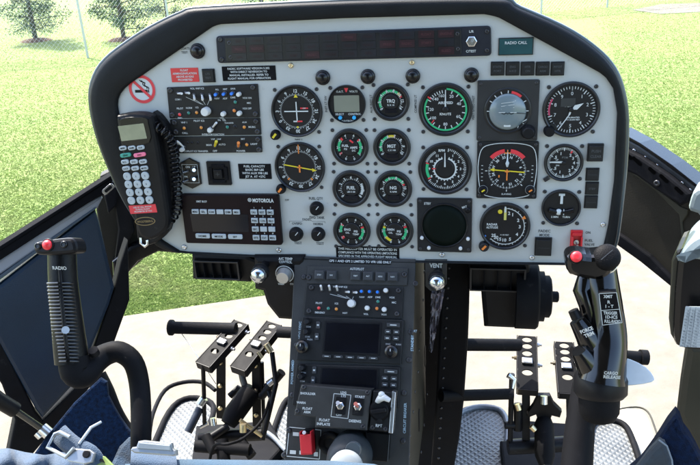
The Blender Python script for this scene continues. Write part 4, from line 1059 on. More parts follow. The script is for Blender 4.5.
for (x,y,m_) in ((340.5,405.5,STEEL),(358,406.5,mat('dull_red_toggle',(0.45,0.12,0.08),.4))):
    f = CON.at(x,y,w); mb = MB(f); mb.box(0,0,0,.002,.016,.026,r=.001,ch=.0005,rot=-.05); mb.m=1
    mb.m=2; mb.lathe([(.0062,.002),(.0062,.0035),(.0045,.0045)],seg=6,smooth=False); mb.m=1; mb.tube([(0,0,.004),(-.001,.004,.013),(-.001,.006,.018)],[.0018,.0026,.0032],seg=12); mb.build('toggle_switch',[BLACK,m_,STEEL],FB)
# red guard
GD = PAN
mb = MB(CON); f = CON.at(307.5,441,.03,rot=.12); 
T = thing('red_switch_guard', 'bright red flip up guard over the float arming switch', 'switch guard', frame=f)
s = CON.sx(307,441,.03)*.82
mb = MB(f)
for sg in (-1,1): mb.prism([(sg*6.5*s-.0008,-14*s),(sg*6.5*s+.0008,-14*s),(sg*6.5*s+.0008,12*s),(sg*6.5*s-.0008,12*s)],-.010,.012,.001)
mb.box(0,-2*s,.010,.0122,13*s,22*s,ch=.0008); mb.box(0,-13.6*s,-.010,.011,13*s,.002,ch=.0003)
mb.build('guard_cover', RED, T)
mb = MB(f); mb.cyl(0,0,0,.004,.006,seg=14); mb.tube([(0,9*s,-.004),(0,10*s,.012),(0,12*s,.018)],[.002,.0022,.003],seg=10); mb.build('toggle_switch', STEEL, T)
mb = MB(f); mb.box(0,0,-.024,-.010,12*s,25*s,ch=.001); mb.build('switch_body', BLACK, T)
# key lock module
w = .036
T = thing('key_switch_unit', 'narrow black unit with key knob and silver lever right of the float box', 'switch unit', frame=CON.at(379,410,w))
mb = MB(CON); mb.prism(quad_r([CON.L(x,y,w) for x,y in ((373,390.5),(392,392),(388.5,432),(369,430.5))],.002),.006,w,.0015); mb.build('case', CONS2, T)
f = CON.at(379.5,410,w); mb = MB(f); mb.lathe([(.0155,0),(.0155,.003),(.013,.005),(.0125,.006)],seg=28); mb.box(0,0,.006,.014,.024,.006,r=.002,ch=.001,rot=.2); mb.build('rotary_knob', BLACK, T)
f = CON.at(383,399,w); mb = MB(f); mb.tube([(-.008,-.004,.002),(-.003,.002,.010),(.004,.004,.014),(.012,.0,.012)],[.004,.0055,.005,.0035],seg=12); mb.sphere(-.001,.008,.012,.005); mb.build('silver_lever', WKNOB, T)
for (x,y) in ((372.5,427.5),(385.5,429)): scr(T,CON,x,y,w,2.3)
f = CON.at(379,425.5,w); mb = MB(f); mb.text('RPT',0,0,.0042,.0004,bold=.03); mb.build('lettering', WHITE, T)
f = CON.at(380,421,w); mb = MB(f); mb.cyl(0,0,0,.005,.0045,seg=14); mb.build('small_knob', BLACK, T)
mb = MB(CON); q=[CON.L(x,y,w) for x,y in ((392.5,391),(396,392),(393,433),(389,432.5))]; mb.prism(q,.012,w+.004,.0006); mb.build('edge_bracket', STEEL, T)
mb = MB(CON); mb.prism(quad_r([CON.L(x,y,.02) for x,y in ((366,432),(390,434),(388,462),(364,460))],.001),0,.02,.001); mb.build('lower_module', GLOSSB, C_T)
# grey friction cone
f = CON.at(350,455,.03); mb = MB(f)
T = thing('collective_friction_cone', 'smooth dark grey moulded hump with round pale cap at foot of console', 'control housing', frame=f)
mb.lathe([(.035,-.03),(.033,.0),(.031,.025),(.028,.043),(.023,.052),(.016,.056),(.005,.057)],0,.0,seg=40); mb.build('housing', mat('cone_grey',(0.022,0.028,0.033),.5,spec=.25,var=.1,scale=20,bump=.1), T)
g = CON.at(353,450,.096); mb = MB(g); mb.lathe([(.0115,-.008),(.0115,0),(.0105,.0012)],seg=26); mb.build('round_cap', mat('cap_grey',(0.045,0.058,0.068),.4), T)
g = CON.at(345.5,468,.11); mb = MB(g); mb.lathe([(.024,-.01),(.024,0),(.020,.004),(.01,.006)],seg=36); mb.build('white_cap', mat('off_white_cap',(0.22,0.24,0.25),.5), T)
g = CON.at(330,443,.004); mb = MB(g); mb.lathe([(.018,-.004),(.018,.004),(.016,.006),(.008,.002)],seg=28); mb.build('black_grommet', BLACK, T)
# ================================================================== UNDER THE PANEL
FLZ = 0.80
def FY(px, py, d, yaw=0.0, tilt=0.0):
    """vertical plane facing aft at a real point; yaw turns it about z, tilt leans its top forward"""
    o = W(px, py, d); n = Vector((math.sin(yaw)*math.cos(tilt), -math.cos(yaw)*math.cos(tilt), math.sin(tilt)))
    u = Vector((math.cos(yaw), math.sin(yaw), 0)); return Frame(o, u, n.cross(u), n)
def pxm(d): return d/FPX
def slab(name, m, T, F, pix, th, ch=.003, sm=0, w=0.0):
    mb = MB(F); pts = [F.L(x,y,w) for x,y in pix]
    if sm: pts = smooth_poly(pts, sm)
    mb.prism(pts, w-th, w, ch); return mb.build(name, m, T)

# --- left air vent
F = FY(222, 268, 1.25)
T = thing('air_vent', 'black louvred air outlet hanging under the left end of panel', 'air vent', frame=F, group='air outlets under the panel')
slab('housing', BLACK, T, F, [(191,254),(246,256),(262,262),(250,283),(192,280)], .12, .006)
def louvres(T, F, x0, x1, y0, y1, n, w=0.001):
    a0,b0 = F.L(x0,y0,w); a1,b1 = F.L(x1,y1,w)
    for p in ((a0,b0,a1,b0),(a1,b0,a1,b1),(a1,b1,a0,b1),(a0,b1,a0,b0)):
        pass
    mb = MB(F); th=.003
    mb.box((a0+a1)/2,b0,0,.012,a1-a0+th,th,ch=.0006); mb.box((a0+a1)/2,b1,0,.012,a1-a0+th,th,ch=.0006)
    mb.box(a0,(b0+b1)/2,0,.0118,th,b0-b1-th); mb.box(a1,(b0+b1)/2,0,.0118,th,b0-b1-th); mb.build('outlet_frame', BEZEL, T)
    mb = MB(F)
    for i in range(1,n): mb = MB(F); mb.box(a0+(a1-a0)*i/n,(b0+b1)/2,.0005,.010,.0016,b0-b1-th*1.2); mb.build('louvre', FLATB, T)
louvres(T, F, 196, 241, 259, 277, 5)
# --- chrome pull knobs
def ballknob(px, py, d, label, plate=None):
    F = FY(px, py, d); T = thing('pull_knob', label, 'knob', frame=F, group='chrome pull knobs under the panel'); r = 8.3*pxm(d)
    mb = MB(F); mb.lathe([(r*.5,-.05),(r*.5,-.012),(r*1.05,-.010),(r*1.1,-.004),(r*.9,0)],seg=28); mb.build('collar', BLACK, T)
    mb = MB(F); mb.sphere(0,0,.006,r,r*.85,seg=32); mb.build('ball', CHROME, T); return T
ballknob(259.5,273.5,1.16,'round chrome pull knob beside the A/C temperature dial')
KV = ballknob(437,281,1.12,'round chrome pull knob under the word VENT right of the console')
F = FY(436,276,1.155)
slab('plate', CONSP, KV, F, [(425,260),(447,260),(446.5,284),(441,291),(430,291),(425,286)], .01, .001)
mb = MB(F); ptxt(mb,'VENT',436,265.5,4.2,F=F,w=.0006,wpx=13,bold=.03); mb.build('lettering', WHITE, KV)
# --- A/C duct + temperature control
F = FY(284, 285, 1.20)
T = thing('temperature_control', 'silver A/C temperature dial on the black duct left of the console', 'control knob', frame=F)
slab('duct', BLACK, T, F, [(253,257),(304,257),(304,322),(278,320),(266,305),(262,292),(254,290)], .16, .008, sm=0)
f = FY(285,273.5,1.185); mb = MB(f); mb.lathe([(.0175,-.01),(.0175,.0),(.0165,.002)],seg=36); mb.build('dial_plate', GLOSSB, T)
mb = MB(f); mb.lathe([(.0125,.002),(.0125,.006),(.0108,.009),(.0105,.016),(.0098,.0175)],seg=30); mb.m=0; mb.build('knob', mat('brushed_silver',(0.35,0.35,0.34),.35,metal=.7), T)
mb = MB(f); mb.arc(.0142,.0156,-150,150,.0026); mb.build('scale_arc', WHITE, T)
mb = MB(F); ptxt(mb,'A/C TEMP',285.5,258.8,2.5,F=F,w=.0006,wpx=14,bold=.03); ptxt(mb,'CONTROL',285.5,262,2.4,F=F,w=.0006,wpx=13,bold=.03); ptxt(mb,'WARM',281,284,1.8,F=F,w=.0006,wpx=6); ptxt(mb,'COOL',293,284,1.8,F=F,w=.0006,wpx=6)
mb.build('lettering', WHITE, T)
# --- right vent + blower
F = FY(500, 285, 1.22)
T = thing('blower_unit', 'black blower box with louvred outlet and ribbed round motor, right of console', 'blower', frame=F)
slab('housing', BLACK, T, F, [(467,259),(530,260),(531,288),(529,330),(484,328),(481,292),(468,291)], .15, .008)
louvres(T, F, 471, 524, 266, 289, 4)
c = W(533,296,1.24)
AX = Frame(c, Vector((0,1,0)), Vector((0,0,1)), Vector((1,0,0))); s = pxm(1.24)
mb = MB(AX); mb.lathe([(33*s,-.03),(33*s,.004),(31*s,.008),(25*s,.0085),(25*s,.018),(21*s,.0185),(21*s,.027),(18*s,.030),(5.5*s,.031),(5.5*s,.041),(4*s,.043)],seg=44); mb.build('motor_drum', MATTE, T)
F2 = FY(527,275,1.21); slab('side_strip', mat('beige_strip',(0.2,0.19,0.16),.5), T, F2, [(525.5,265),(527,265),(527,290),(525.5,290)], .004, 0)
# --- black structural column right of console
F = FY(455, 340, 1.32)
T = thing('support_column', 'black riveted upright column between console and right pedals', 'column', frame=F)
slab('post', MATTE, T, F, [(443,255),(470,258),(468,340),(464,400),(459,440),(452,480),(430,480),(436,400)], .10, .004)
mb = MB(F)
for i in range(20):
    a,b = F.L(449-i*.55,268+i*10,0); mb = MB(F); mb.lathe([(.0028,0),(.0026,.001),(.001,.0015)],a,b,seg=10); mb.build('rivet', SCREW, T)
# --- crumpled clear bag
F = FY(435, 320, 1.22)
T = thing('plastic_bag', 'crumpled shiny clear plastic bag hanging beside the console under the vent knob', 'plastic bag', frame=F)
random.seed(5); vs=[];fs=[]; nx,ny=8,16
for j in range(ny):
    for i in range(nx):
        y = 291+58*j/(ny-1); wd = 13*(1-.75*j/(ny-1)); x = 438-7*j/(ny-1)+wd*(i/(nx-1)-.5)
        a,b = F.L(x,y,0); vs.append((a,b,.006+random.uniform(-.006,.006)))
for j in range(ny-1):
    for i in range(nx-1): k=j*nx+i; fs.append((k,k+nx,k+nx+1,k+1))
vs += [(a,b,w-.012) for a,b,w in vs]; n=nx*ny; fs += [tuple(reversed([q+n for q in f_])) for f_ in fs]
mb = MB(F); mb.add(vs,fs,False); mb.build('film', mat('cloudy_plastic',(0.25,0.24,0.25),.12,var=.5,scale=25,col2=(0.10,0.08,0.11)), T)

# ================================================================== PEDALS
def holed_plate(mb, L, h, holes, th):
    """plate from v=0..L, half width h, with round holes (v, r): cells joined end to end"""
    vv = 0; cells = []
    for (v, r) in holes:
        a, b = v-r*1.35, v+r*1.35
        if a > vv: cells.append((vv, a, None))
        cells.append((a, b, r)); vv = b
    if vv < L: cells.append((vv, L, None))
    for a, b, r in cells:
        if r is None: mb.box(0,(a+b)/2,-th,0,2*h,b-a); continue
        N=24; out=[];inn=[]; cy=(a+b)/2
        for k in range(N):
            t=2*PI*k/N; dx,dy=math.cos(t),math.sin(t)
            q=min(h/abs(dx) if abs(dx)>1e-6 else 9, (b-a)/2/abs(dy) if abs(dy)>1e-6 else 9)
            out.append((dx*q,cy+dy*q)); inn.append((dx*r*1.35,cy+dy*r))
        vs=[(x,y,0) for x,y in out]+[(x,y,0) for x,y in inn]+[(x,y,-th) for x,y in out]+[(x,y,-th) for x,y in inn]; fs=[]
        for k in range(N):
            j=(k+1)%N
            fs += [(k,j,N+j,N+k),(N+k,N+j,3*N+j,3*N+k),(2*N+k,3*N+k,3*N+j,2*N+j)]
        mb.add(vs,fs,False)
def pedal(top, bot, wpx, d, tilt, label, side=-1, group='rudder pedals'):
    c = ((top[0]+bot[0])/2,(top[1]+bot[1])/2)
    o = W(*c, d); n = Vector((0,-math.sin(tilt),math.cos(tilt))); F = Frame(o, Vector((1,0,0)), Vector((0,math.cos(tilt),math.sin(tilt))), n)
    p0 = F.L(*bot); p1 = F.L(*top); dv = Vector((p1[0]-p0[0],p1[1]-p0[1])); L=dv.length; dv.normalize()
    U = F.u*dv.y - F.v*dv.x; V = F.u*dv.x + F.v*dv.y
    G = Frame(F.M @ Vector((p0[0],p0[1],0)), U, V, n)
    T = thing('foot_pedal', label, 'pedal', frame=G, group=group)
    h = wpx*pxm(d)/2
    mb = MB(G); holed_plate(mb, L, h, [(L*.30,h*.42),(L*.66,h*.40),(L*.80,h*.40),(L*.93,h*.40)], .003); mb.build('tread_plate', mat('pedal_black',(0.0035,0.0035,0.004),.55,spec=.08), T)
    mb = MB(G)
    for sg in (-1,1): mb.box(sg*(h+.0012), L/2, -.018, .001, .002, L*1.01, ch=.0005)
    mb.box(0,-.001,-.018,-.0005,2*h,.002)
    mb.build('side_flange', BLACK, T)
    mb = MB(G); mb.box(0,L*.49,.0005,.007,h*1.1,L*.10,r=.001,ch=.002); mb.build('steel_clip', STEEL, T)
    for (v_,sg) in ((.5,1),(.9,1),(.62,-1)):
        mb = MB(Frame(G.M @ Vector((sg*(h+.002),L*v_,-.009)), G.v, G.n, G.u)); z=sg
        mb.lathe([(.005,0),(.005,z*.005),(.003,z*.005),(.003,z*.010)],seg=8,smooth=False); mb.build('bolt', STEEL if sg>0 else BRASS, T)
    return T, G, L, h
def rod(T, name, m, pts, r, seg=12):
    mb = MB(); mb.tube([W(*p) for p in pts], r, seg); return mb.build(name, m, T)
def strap(T, p0, p1, wx, th, m=BLACK, holes=0, name='hanger_arm'):
    a, b = W(*p0), W(*p1); v = (a-b); L = v.length; v.normalize(); u = Vector((1,0,0)); u = (u-v*u.dot(v)).normalized(); n = u.cross(v)
    G = Frame(b,u,v,n); mb = MB(G); mb.box(0,L/2,-th/2,th/2,wx,L,ch=.001); mb.build(name, m, T)
    if holes:
        for i in range(holes):
            mb = MB(G); mb.lathe([(wx*.28,th/2),(wx*.28,th/2+.003),(wx*.18,th/2+.006)],0,L*(i+.5)/holes,seg=8,smooth=False); mb.build('bolt', BRASS, T)
# left pair
T, G, L, h = pedal((241,322),(203,364),16.5,1.50,math.radians(14),'left foot pedal of the left pair, with long black foot bar')
mb = MB(); a,b = W(170,327.5,1.56), W(236,329,1.53)
mb.tube([a,a+(b-a)*.04,a+(b-a)*.05,b],[.0175,.0175,.0135,.0135],16); mb.build('foot_bar', RUBBER, T)
rod(T,'rod',BLACK,[(203,364,1.46),(204,395,1.50),(204.5,424,1.53)],.0045); strap(T,(221,350,1.50),(221,418,1.55),.019,.006,holes=3)
rod(T,'bolt',STEEL,[(200,427,1.53),(208,423,1.53)],.005)
rod(T,'wire',STEEL,[(182,334,1.56),(200,360,1.50),(216,384,1.5)],.0009,6)
T, G, L, h = pedal((274,323),(238,368),16.5,1.48,math.radians(14),'right foot pedal of the left pair, next to the console')
rod(T,'foot_bar',RUBBER,[(279,332,1.49),(300,333,1.47)],.012,16)
strap(T,(256,352,1.48),(257,426,1.53),.018,.006,holes=3); rod(T,'rod',BLACK,[(262,362,1.5),(264,430,1.53)],.004)
rod(T,'rod_end',BRASS,[(258,352,1.46),(262,358,1.46)],.004,8)
# right pair
T, G, L, h = pedal((527,336),(527.5,389),18.5,1.50,math.radians(16),'left foot pedal of the right pair, with two black foot bars', group='rudder pedals')
rod(T,'foot_bar',RUBBER,[(449,344.5,1.40),(519,345,1.46)],.0125,16); rod(T,'foot_bar',RUBBER,[(441,396,1.36),(505,394,1.42),(513,394,1.42)],.011,16)
strap(T,(526,388,1.48),(526,446,1.50),.016,.010,holes=0); rod(T,'rod',BLACK,[(512,374,1.46),(511,408,1.48),(510,446,1.50)],.0055)
rod(T,'rod_end',STEEL,[(508,375,1.44),(514,379,1.44),(512,388,1.44)],.006,8); rod(T,'rod_end',BRASS,[(517,404,1.46),(519,410,1.46)],.006,8); rod(T,'rod_end',BLACK,[(518,404,1.48),(518,430,1.49)],.009,10)
T, G, L, h = pedal((564,342),(569,393),18.0,1.52,math.radians(16),'right foot pedal of the right pair, partly behind the control stick')
strap(T,(570,392,1.50),(571,442,1.52),.016,.010); rod(T,'foot_bar',RUBBER,[(572,352,1.52),(640,357,1.54)],.0125,16)
rod(T,'bar_end',RUBBER,[(640,357,1.54),(647,357.5,1.54)],.0165,16)
# pedal mechanisms
def mech(name, label, parts):
    T = thing(name, label, 'pedal linkage', loc=W(*parts[0][2][0])); 
    for (nm, m_, pts, r) in parts: rod(T, nm, m_, pts, r, 14)
    return T
M1 = mech('pedal_linkage','black damper cylinder and linkage between the left pair of pedals',[
 ('damper_cylinder',MATTE,[(228,424,1.46),(234,414,1.47),(250,392,1.5),(253,388,1.5)],[.016,.022,.022,.015]),
 ('damper_rod',BLACK,[(206,440,1.44),(228,426,1.46)],.008),
 ('cross_tube',BLACK,[(198,440,1.46),(222,436,1.47),(262,434,1.47)],.013),
 ('pivot_arm',BLACK,[(243,392,1.5),(262,396,1.5),(282,372,1.48)],.009),
 ('hinge_bolt',BRASS,[(243,432,1.42),(243,424,1.42)],.007),
 ('hinge_bolt',STEEL,[(214,425,1.42),(213,418,1.42)],.006),
 ('link_rod',mat('dark_blue_rod',(0.008,0.013,0.025),.45),[(188,432,1.50),(200,408,1.52)],.009),
 ('hinge_bolt',BRASS,[(240,420,1.43),(262,436,1.44)],.004),
 ('hinge_bolt',BRASS,[(266,344,1.47),(271,352,1.47)],.007),
 ('side_lever',BLACK,[(266,384,1.5),(272,400,1.48),(268,412,1.48),(262,440,1.46)],.006),
 ('hinge_bolt',STEEL,[(268,384,1.47),(273,380,1.47)],.007),
 ('side_lever',BLACK,[(230,396,1.52),(238,388,1.52),(247,394,1.52)],.007),
 ('hinge_bolt',STEEL,[(200,404,1.50),(204,398,1.50)],.009)])
F = Frame(hitz(230,440,FLZ+.03), Vector((1,0,0)), Vector((0,1,0)), Vector((0,0,1)))
mb = MB(F); mb.prism([F.L(x,y) for x,y in ((196,425),(270,420),(284,446),(262,470),(190,470))],-.06,0,.006); mb.build('base_casting', MATTE, M1)
for (x0,y0,x1,y1,r_) in ((206,436,214,452,.010),(240,440,252,456,.010),(222,440,224,462,.013),(196,446,250,450,.012)):
    rod(M1,'mounting_lug',MATTE,[(x0,y0,1.42),(x1,y1,1.40)],r_,12)
rod(M1,'control_cable',MATTE,smooth_poly([(208,470,1.4),(214,446,1.38),(228,444,1.36),(244,438,1.38),(262,420,1.42),(270,398,1.46)],4,False),.003,8)
rod(M1,'link_rod',BLACK,[(272,352,1.47),(276,384,1.46),(264,434,1.44)],.005,10)
rod(M1,'spring',mat('dark_steel',(0.1,0.1,0.1),.4,metal=.8),[(240,366,1.5),(243,380,1.5),(247,392,1.5)],.007,10)
M2 = mech('pedal_linkage','black damper cylinder and linkage between the right pair of pedals',[
 ('damper_cylinder',MATTE,[(546,470,1.44),(545,456,1.45),(544,425,1.47),(544,418,1.48)],[.010,.020,.020,.014]),
 ('damper_rod',BLACK,[(548,480,1.42),(546,465,1.44)],.010),
 ('cross_tube',BLACK,[(508,447,1.5),(580,443,1.5)],.016),
 ('hinge_bolt',STEEL,[(544,404,1.44),(544,396,1.44)],.007),('hinge_bolt',BRASS,[(531,426,1.46),(535,430,1.46)],.006),('side_lever',BLACK,[(505,425,1.49),(518,425,1.49)],.008)])
F = FY(544,408,1.46); slab('bracket', BLACK, M2, F, [(527,414),(533,406),(538,396),(550,396),(554,404),(562,412),(560,418),(552,416),(549,424),(539,424),(536,415),(528,418)], .012, .002)
F = Frame(hitz(545,452,FLZ+.03), Vector((1,0,0)), Vector((0,1,0)), Vector((0,0,1)))
mb = MB(F); mb.prism([F.L(x,y) for x,y in ((500,440),(585,436),(595,480),(505,485))],-.06,0,.006); mb.build('base_casting', MATTE, M2)

# ================================================================== FLOOR, HEEL PLATES
FL = Frame(Vector((0,1.4,FLZ)), Vector((1,0,0)), Vector((0,1,0)), Vector((0,0,1)))
def diamond():
    m = mat('diamond_plate',(0.10,0.104,0.10),.42,metal=.15,var=.35,scale=12)
    nt = m.node_tree; b = nt.nodes['Principled BSDF']; tc = nt.nodes['Texture Coordinate']
    mp = nt.nodes.new('ShaderNodeMapping'); mp.inputs['Rotation'].default_value=(0,0,math.radians(40)); mp.inputs['Scale'].default_value=(75,75,75)
    nt.links.new(tc.outputs['Object'], mp.inputs['Vector'])
    ck = nt.nodes.new('ShaderNodeTexChecker'); ck.inputs['Scale'].default_value=1.0
    nt.links.new(mp.outputs['Vector'], ck.inputs['Vector'])
    vo = nt.nodes.new('ShaderNodeTexWave'); vo.inputs['Scale'].default_value=.33; nt.links.new(mp.outputs['Vector'], vo.inputs['Vector'])
    w2 = nt.nodes.new('ShaderNodeTexWave'); w2.bands_direction='Y'; w2.inputs['Scale'].default_value=.33; nt.links.new(mp.outputs['Vector'], w2.inputs['Vector'])
    mx = nt.nodes.new('ShaderNodeMath'); mx.operation='MAXIMUM'; nt.links.new(vo.outputs['Fac'],mx.inputs[0]); nt.links.new(w2.outputs['Fac'],mx.inputs[1])
    bp = nt.nodes.new('ShaderNodeBump'); bp.inputs['Strength'].default_value=.9; bp.inputs['Distance'].default_value=.002
    nt.links.new(mx.outputs[0],bp.inputs['Height']); nt.links.new(bp.outputs['Normal'],b.inputs['Normal'])
    return m
DP = diamond()
CLEAR = mat('clear_bubble_edge',(0.12,0.13,0.14),.15,var=.2)
def heel(name, label, pix, rim=5, rimm=None, sm=3):
    F = Frame(hitz(pix[0][0],pix[0][1],FLZ), Vector((1,0,0)), Vector((0,1,0)), Vector((0,0,1)))
    T = thing(name, label, 'floor plate', frame=F, group='diamond tread heel plates')
    pts = smooth_poly([F.L(x,y) for x,y in pix],sm)
    mb = MB(F); mb.prism(pts,-.004,0,.001); mb.build('tread_plate', DP, T)
    mb = MB(F); p3 = [(x,y,.004) for x,y in pts]; mb.tube(p3+[p3[0]],[.008]*(len(p3)+1),10,cap=False); mb.build('rubber_rim', rimm or MATTE, T)
    return T
H1=heel('heel_plate','diamond tread heel plate at lower left below left foot pedal',[(146,480),(160,432),(174,407),(190,399),(208,402),(214,412),(206,436),(194,480)])
heel('heel_plate','narrow diamond tread heel plate wedged between left pedals and console',[(262,480),(268,450),(276,425),(284,405),(292,400),(293,425),(286,480)])
heel('heel_plate','diamond tread heel plate right of console with clear rounded rim',[(446,485),(453,455),(455,425),(462,413),(480,408),(499,411),(507,424),(507,450),(510,485)], rimm=CLEAR)
heel('heel_plate','diamond tread heel plate at lower right beside the right control stick',[(588,485),(590,440),(594,424),(610,421),(624,426),(632,440),(640,465),(644,485)])
# buff moulded floor edge at right
F = Frame(hitz(640,430,FLZ-.02), Vector((1,0,0)), Vector((0,1,0)), Vector((0,0,1)))
T = thing('floor_trim','cream moulded floor trim with dark seam at lower right','floor trim',frame=F)
mb = MB(F); mb.prism(smooth_poly([F.L(x,y) for x,y in ((612,413),(636,409),(646,414),(652,428),(660,455),(664,490),(600,490))],3),-.02,0,.004); mb.build('moulding', BUFF, T)
mb = MB(F); pt=[F.L(x,y) for x,y in ((614,410),(636,407),(648,412),(655,428),(662,450))]; mb.tube([(x,y,.0) for x,y in smooth_poly(pt,4,False)],.0025,8); mb.build('seam', OLIVE2, T)
F = Frame(hitz(170,420,FLZ-.02), Vector((1,0,0)), Vector((0,1,0)), Vector((0,0,1)))
T = thing('chin_window_edge','thin curved seam of clear chin window around left heel plate','window edge',frame=F)
mb = MB(F); pt=[F.L(x,y) for x,y in ((150,445),(154,420),(166,396),(184,388),(204,388),(216,396))]; mb.tube([(x,y,.02) for x,y in smooth_poly(pt,4,False)],.006,8); mb.build('seam', MATTE, T)
mb = MB(F); pt=[F.L(x,y) for x,y in ((206,462),(226,456),(250,450),(270,452),(288,470))]; mb.tube([(x,y,.06) for x,y in smooth_poly(pt,4,False)],.006,8); mb.build('clear_lip', CLEAR, T)
# floor slab behind the heel plates, dark
def floorpad(label, pix, m):
    F = Frame(hitz(pix[0][0],pix[0][1],FLZ-.012), Vector((1,0,0)), Vector((0,1,0)), Vector((0,0,1)))
    o = MB(F); o.prism([F.L(x,y) for x,y in pix],-.03,0,.002); ob = o.build('cabin_floor', m); ob['kind']='structure'
    return ob
floorpad('floor',[(430,470),(452,425),(520,420),(590,425),(592,520),(420,520)],MATTE)
floorpad('floor',[(212,450),(290,446),(290,520),(190,520)],MATTE)

# ================================================================== CONTROL STICKS
# right cyclic: d ~ 0.84
D = .84; S = pxm(D)
T = thing('cyclic_stick', 'right black control stick with red button, white text label and pale lever', 'control stick', loc=W(600,465,D), group='cyclic control sticks')
def wt(name, m, pts, rad, seg=20, up=None):
    mb = MB(); mb.tube([W(*p) for p in pts], rad, seg, up=up); return mb.build(name, m, T)
gr = smooth_poly([(598,264,D),(600,285,D),(604,310,D),(606,335,D),(604,360,D-.005),(601,380,D-.005)],4,False)
def interp(vals, n):
    out=[]
    for i in range(n):
        q = i/(n-1)*(len(vals)-1); k=min(int(q),len(vals)-2); t=q-k
        a,b=vals[k],vals[k+1]; out.append(tuple(x*(1-t)+y*t for x,y in zip(a,b)) if isinstance(a,tuple) else a*(1-t)+b*t)
    return out
STK = mat('stick_gloss_black',(0.002,0.002,0.0022),.13,var=.2,spec=.45)
wt('grip', STK, gr, interp([(17*S,17*S),(18.5*S,20*S),(18.5*S,21*S),(20*S,22*S),(21.5*S,22*S),(24*S,24*S)],len(gr)),24,up=(0,-1,0))
wt('base_collar', BLACK, [(601,373,D),(600.5,378,D),(600,392,D),(600,397,D)], [24*S,26*S,26*S,22*S],30)
wt('lower_cup', MATTE, [(599,394,D),(599,412,D),(599,420,D),(599,423,D)], [20*S,19.5*S,15*S,8*S],26)
wt('stick_tube', MATTE, [(586,385,D+.05),(580,425,D+.04),(574,500,D+.02)], [14*S,15*S,17*S],22)
# head
hd = FY(578,262,D-.005)
slab('switch_housing', STK, T, hd, [(566,262),(569,257),(577,255),(592,257),(606,256),(612,262),(612,274),(600,281),(588,280),(574,277),(567,271)], .026, .006, sm=3, w=.022)
wt('thumb_grip', STK, [(571,267,D),(582,267,D-.01),(592,274,D)], [7*S,9*S,11*S],18)
g = FY(607,257,D-.03,tilt=math.radians(40)); mb = MB(g)
mb.lathe([(11.5*S,-.014),(12.6*S,-.008),(13*S,0),(12.2*S,.004),(10*S,.007),(5.5*S,.009),(.001,.0095)],seg=36); mb.build('trim_hat', RUBBER, T)
mb = MB(g); mb.line(-7*S,-5*S,4*S,5*S,.0008,.0098); mb.build('hat_slot', GREYPR, T)
mb = MB(g); mb.lathe([(13.6*S,-.020),(13.6*S,-.015),(12.8*S,-.0145)],seg=36,cap=False); mb.m=0; mb.build('steel_ring', STEEL, T)
g = FY(576,257,D-.034,tilt=math.radians(30)); mb = MB(g); mb.lathe([(6.6*S,-.004),(6.6*S,0),(6*S,.001)],seg=24); mb.m=1; mb.lathe([(5.2*S,.001),(5.2*S,.005),(4.6*S,.0066),(2*S,.0072)],seg=24); mb.build('red_button',[BLACK,mat('bright_red_button',(0.70,0.02,0.03),.4)],T)
# finger ridges and trigger branch on the left side
wt('finger_rest', STK, [(586,276,D-.005),(583,290,D-.005),(588,305,D-.005),(592,322,D)], [8*S,10*S,9*S,10*S],16)
wt('trim_branch', STK, [(577,320,D-.01),(586,334,D-.01),(596,352,D)], [8*S,11*S,15*S],18)
wt('trim_button', BLACK, [(573,310,D-.012),(577,318,D-.012)], [5*S,5.6*S],14)
wt('branch_neck', STK, [(579,350,D-.015),(588,362,D-.01),(598,376,D)], [8*S,13*S,17*S],18)
g = FY(611,310,D-.036,yaw=-.1,tilt=.12)
mb = MB(g); a,b,c_,d_ = [g.L(*p) for p in ((599,293.5),(616.5,292.5),(622,322.5),(602.5,325))]; mb.prism([a,b,c_,d_],-.012,0,.001)
mb.build('label_pad', MATTE, T)
mb = MB(g); q=[a,b,c_,d_]
for i in range(4): mb.line(*q[i],*q[(i+1)%4],.0007,.0004)
e0,e1=[g.L(*p) for p in ((600.5,310.5),(619.5,309))]; mb.line(*e0,*e1,.0007,.0004)
for tx,x,y,wd in (('XMIT',608,296.5,9),('R',609,302,3),('1 - T',609.5,306.3,8),('TRIGGER',610.5,313,14),('1D-ICS',611.5,317,12),('FULL-RADIO',612.5,321.3,16)): ptxt(mb,tx,x,y,3.0,F=g,w=.0004,wpx=wd,rot=.08,bold=.03)
mb.build('white_label', WHITE, T)
g = FY(587,331,D-.034,yaw=-.5,tilt=.1); mb=MB(g)
ptxt(mb,'FORCE',586.5,330,3.2,F=g,w=.0,rot=.65,wpx=14,bold=.03); ptxt(mb,'TRIM',589,334.5,3.2,F=g,w=.0,rot=.65,wpx=11,bold=.03); 
g2 = FY(612,374,D-.040); 
mb2=MB(g2); ptxt(mb2,'CARGO',611,373,3.0,F=g2,w=.0,wpx=14,bold=.03); ptxt(mb2,'RELEASE',612,377,3.0,F=g2,w=.0,wpx=17,bold=.03); mb2.add([],[]) 
mb.build('trim_lettering', WHITE, T); mb2.build('release_lettering', WHITE, T)
# pale lever
F = Frame(W(636,372,D-.01), Vector((1,0,0)), Vector((0,math.cos(.9),math.sin(.9))), Vector((0,-math.sin(.9),math.cos(.9))))
slab('release_lever', mat('lever_grey',(0.42,0.46,0.48),.45), T, F, [(612,385),(618,374),(624,360),(630,359),(646,367),(654,377),(652,382),(634,385)], .004, .001, sm=2)
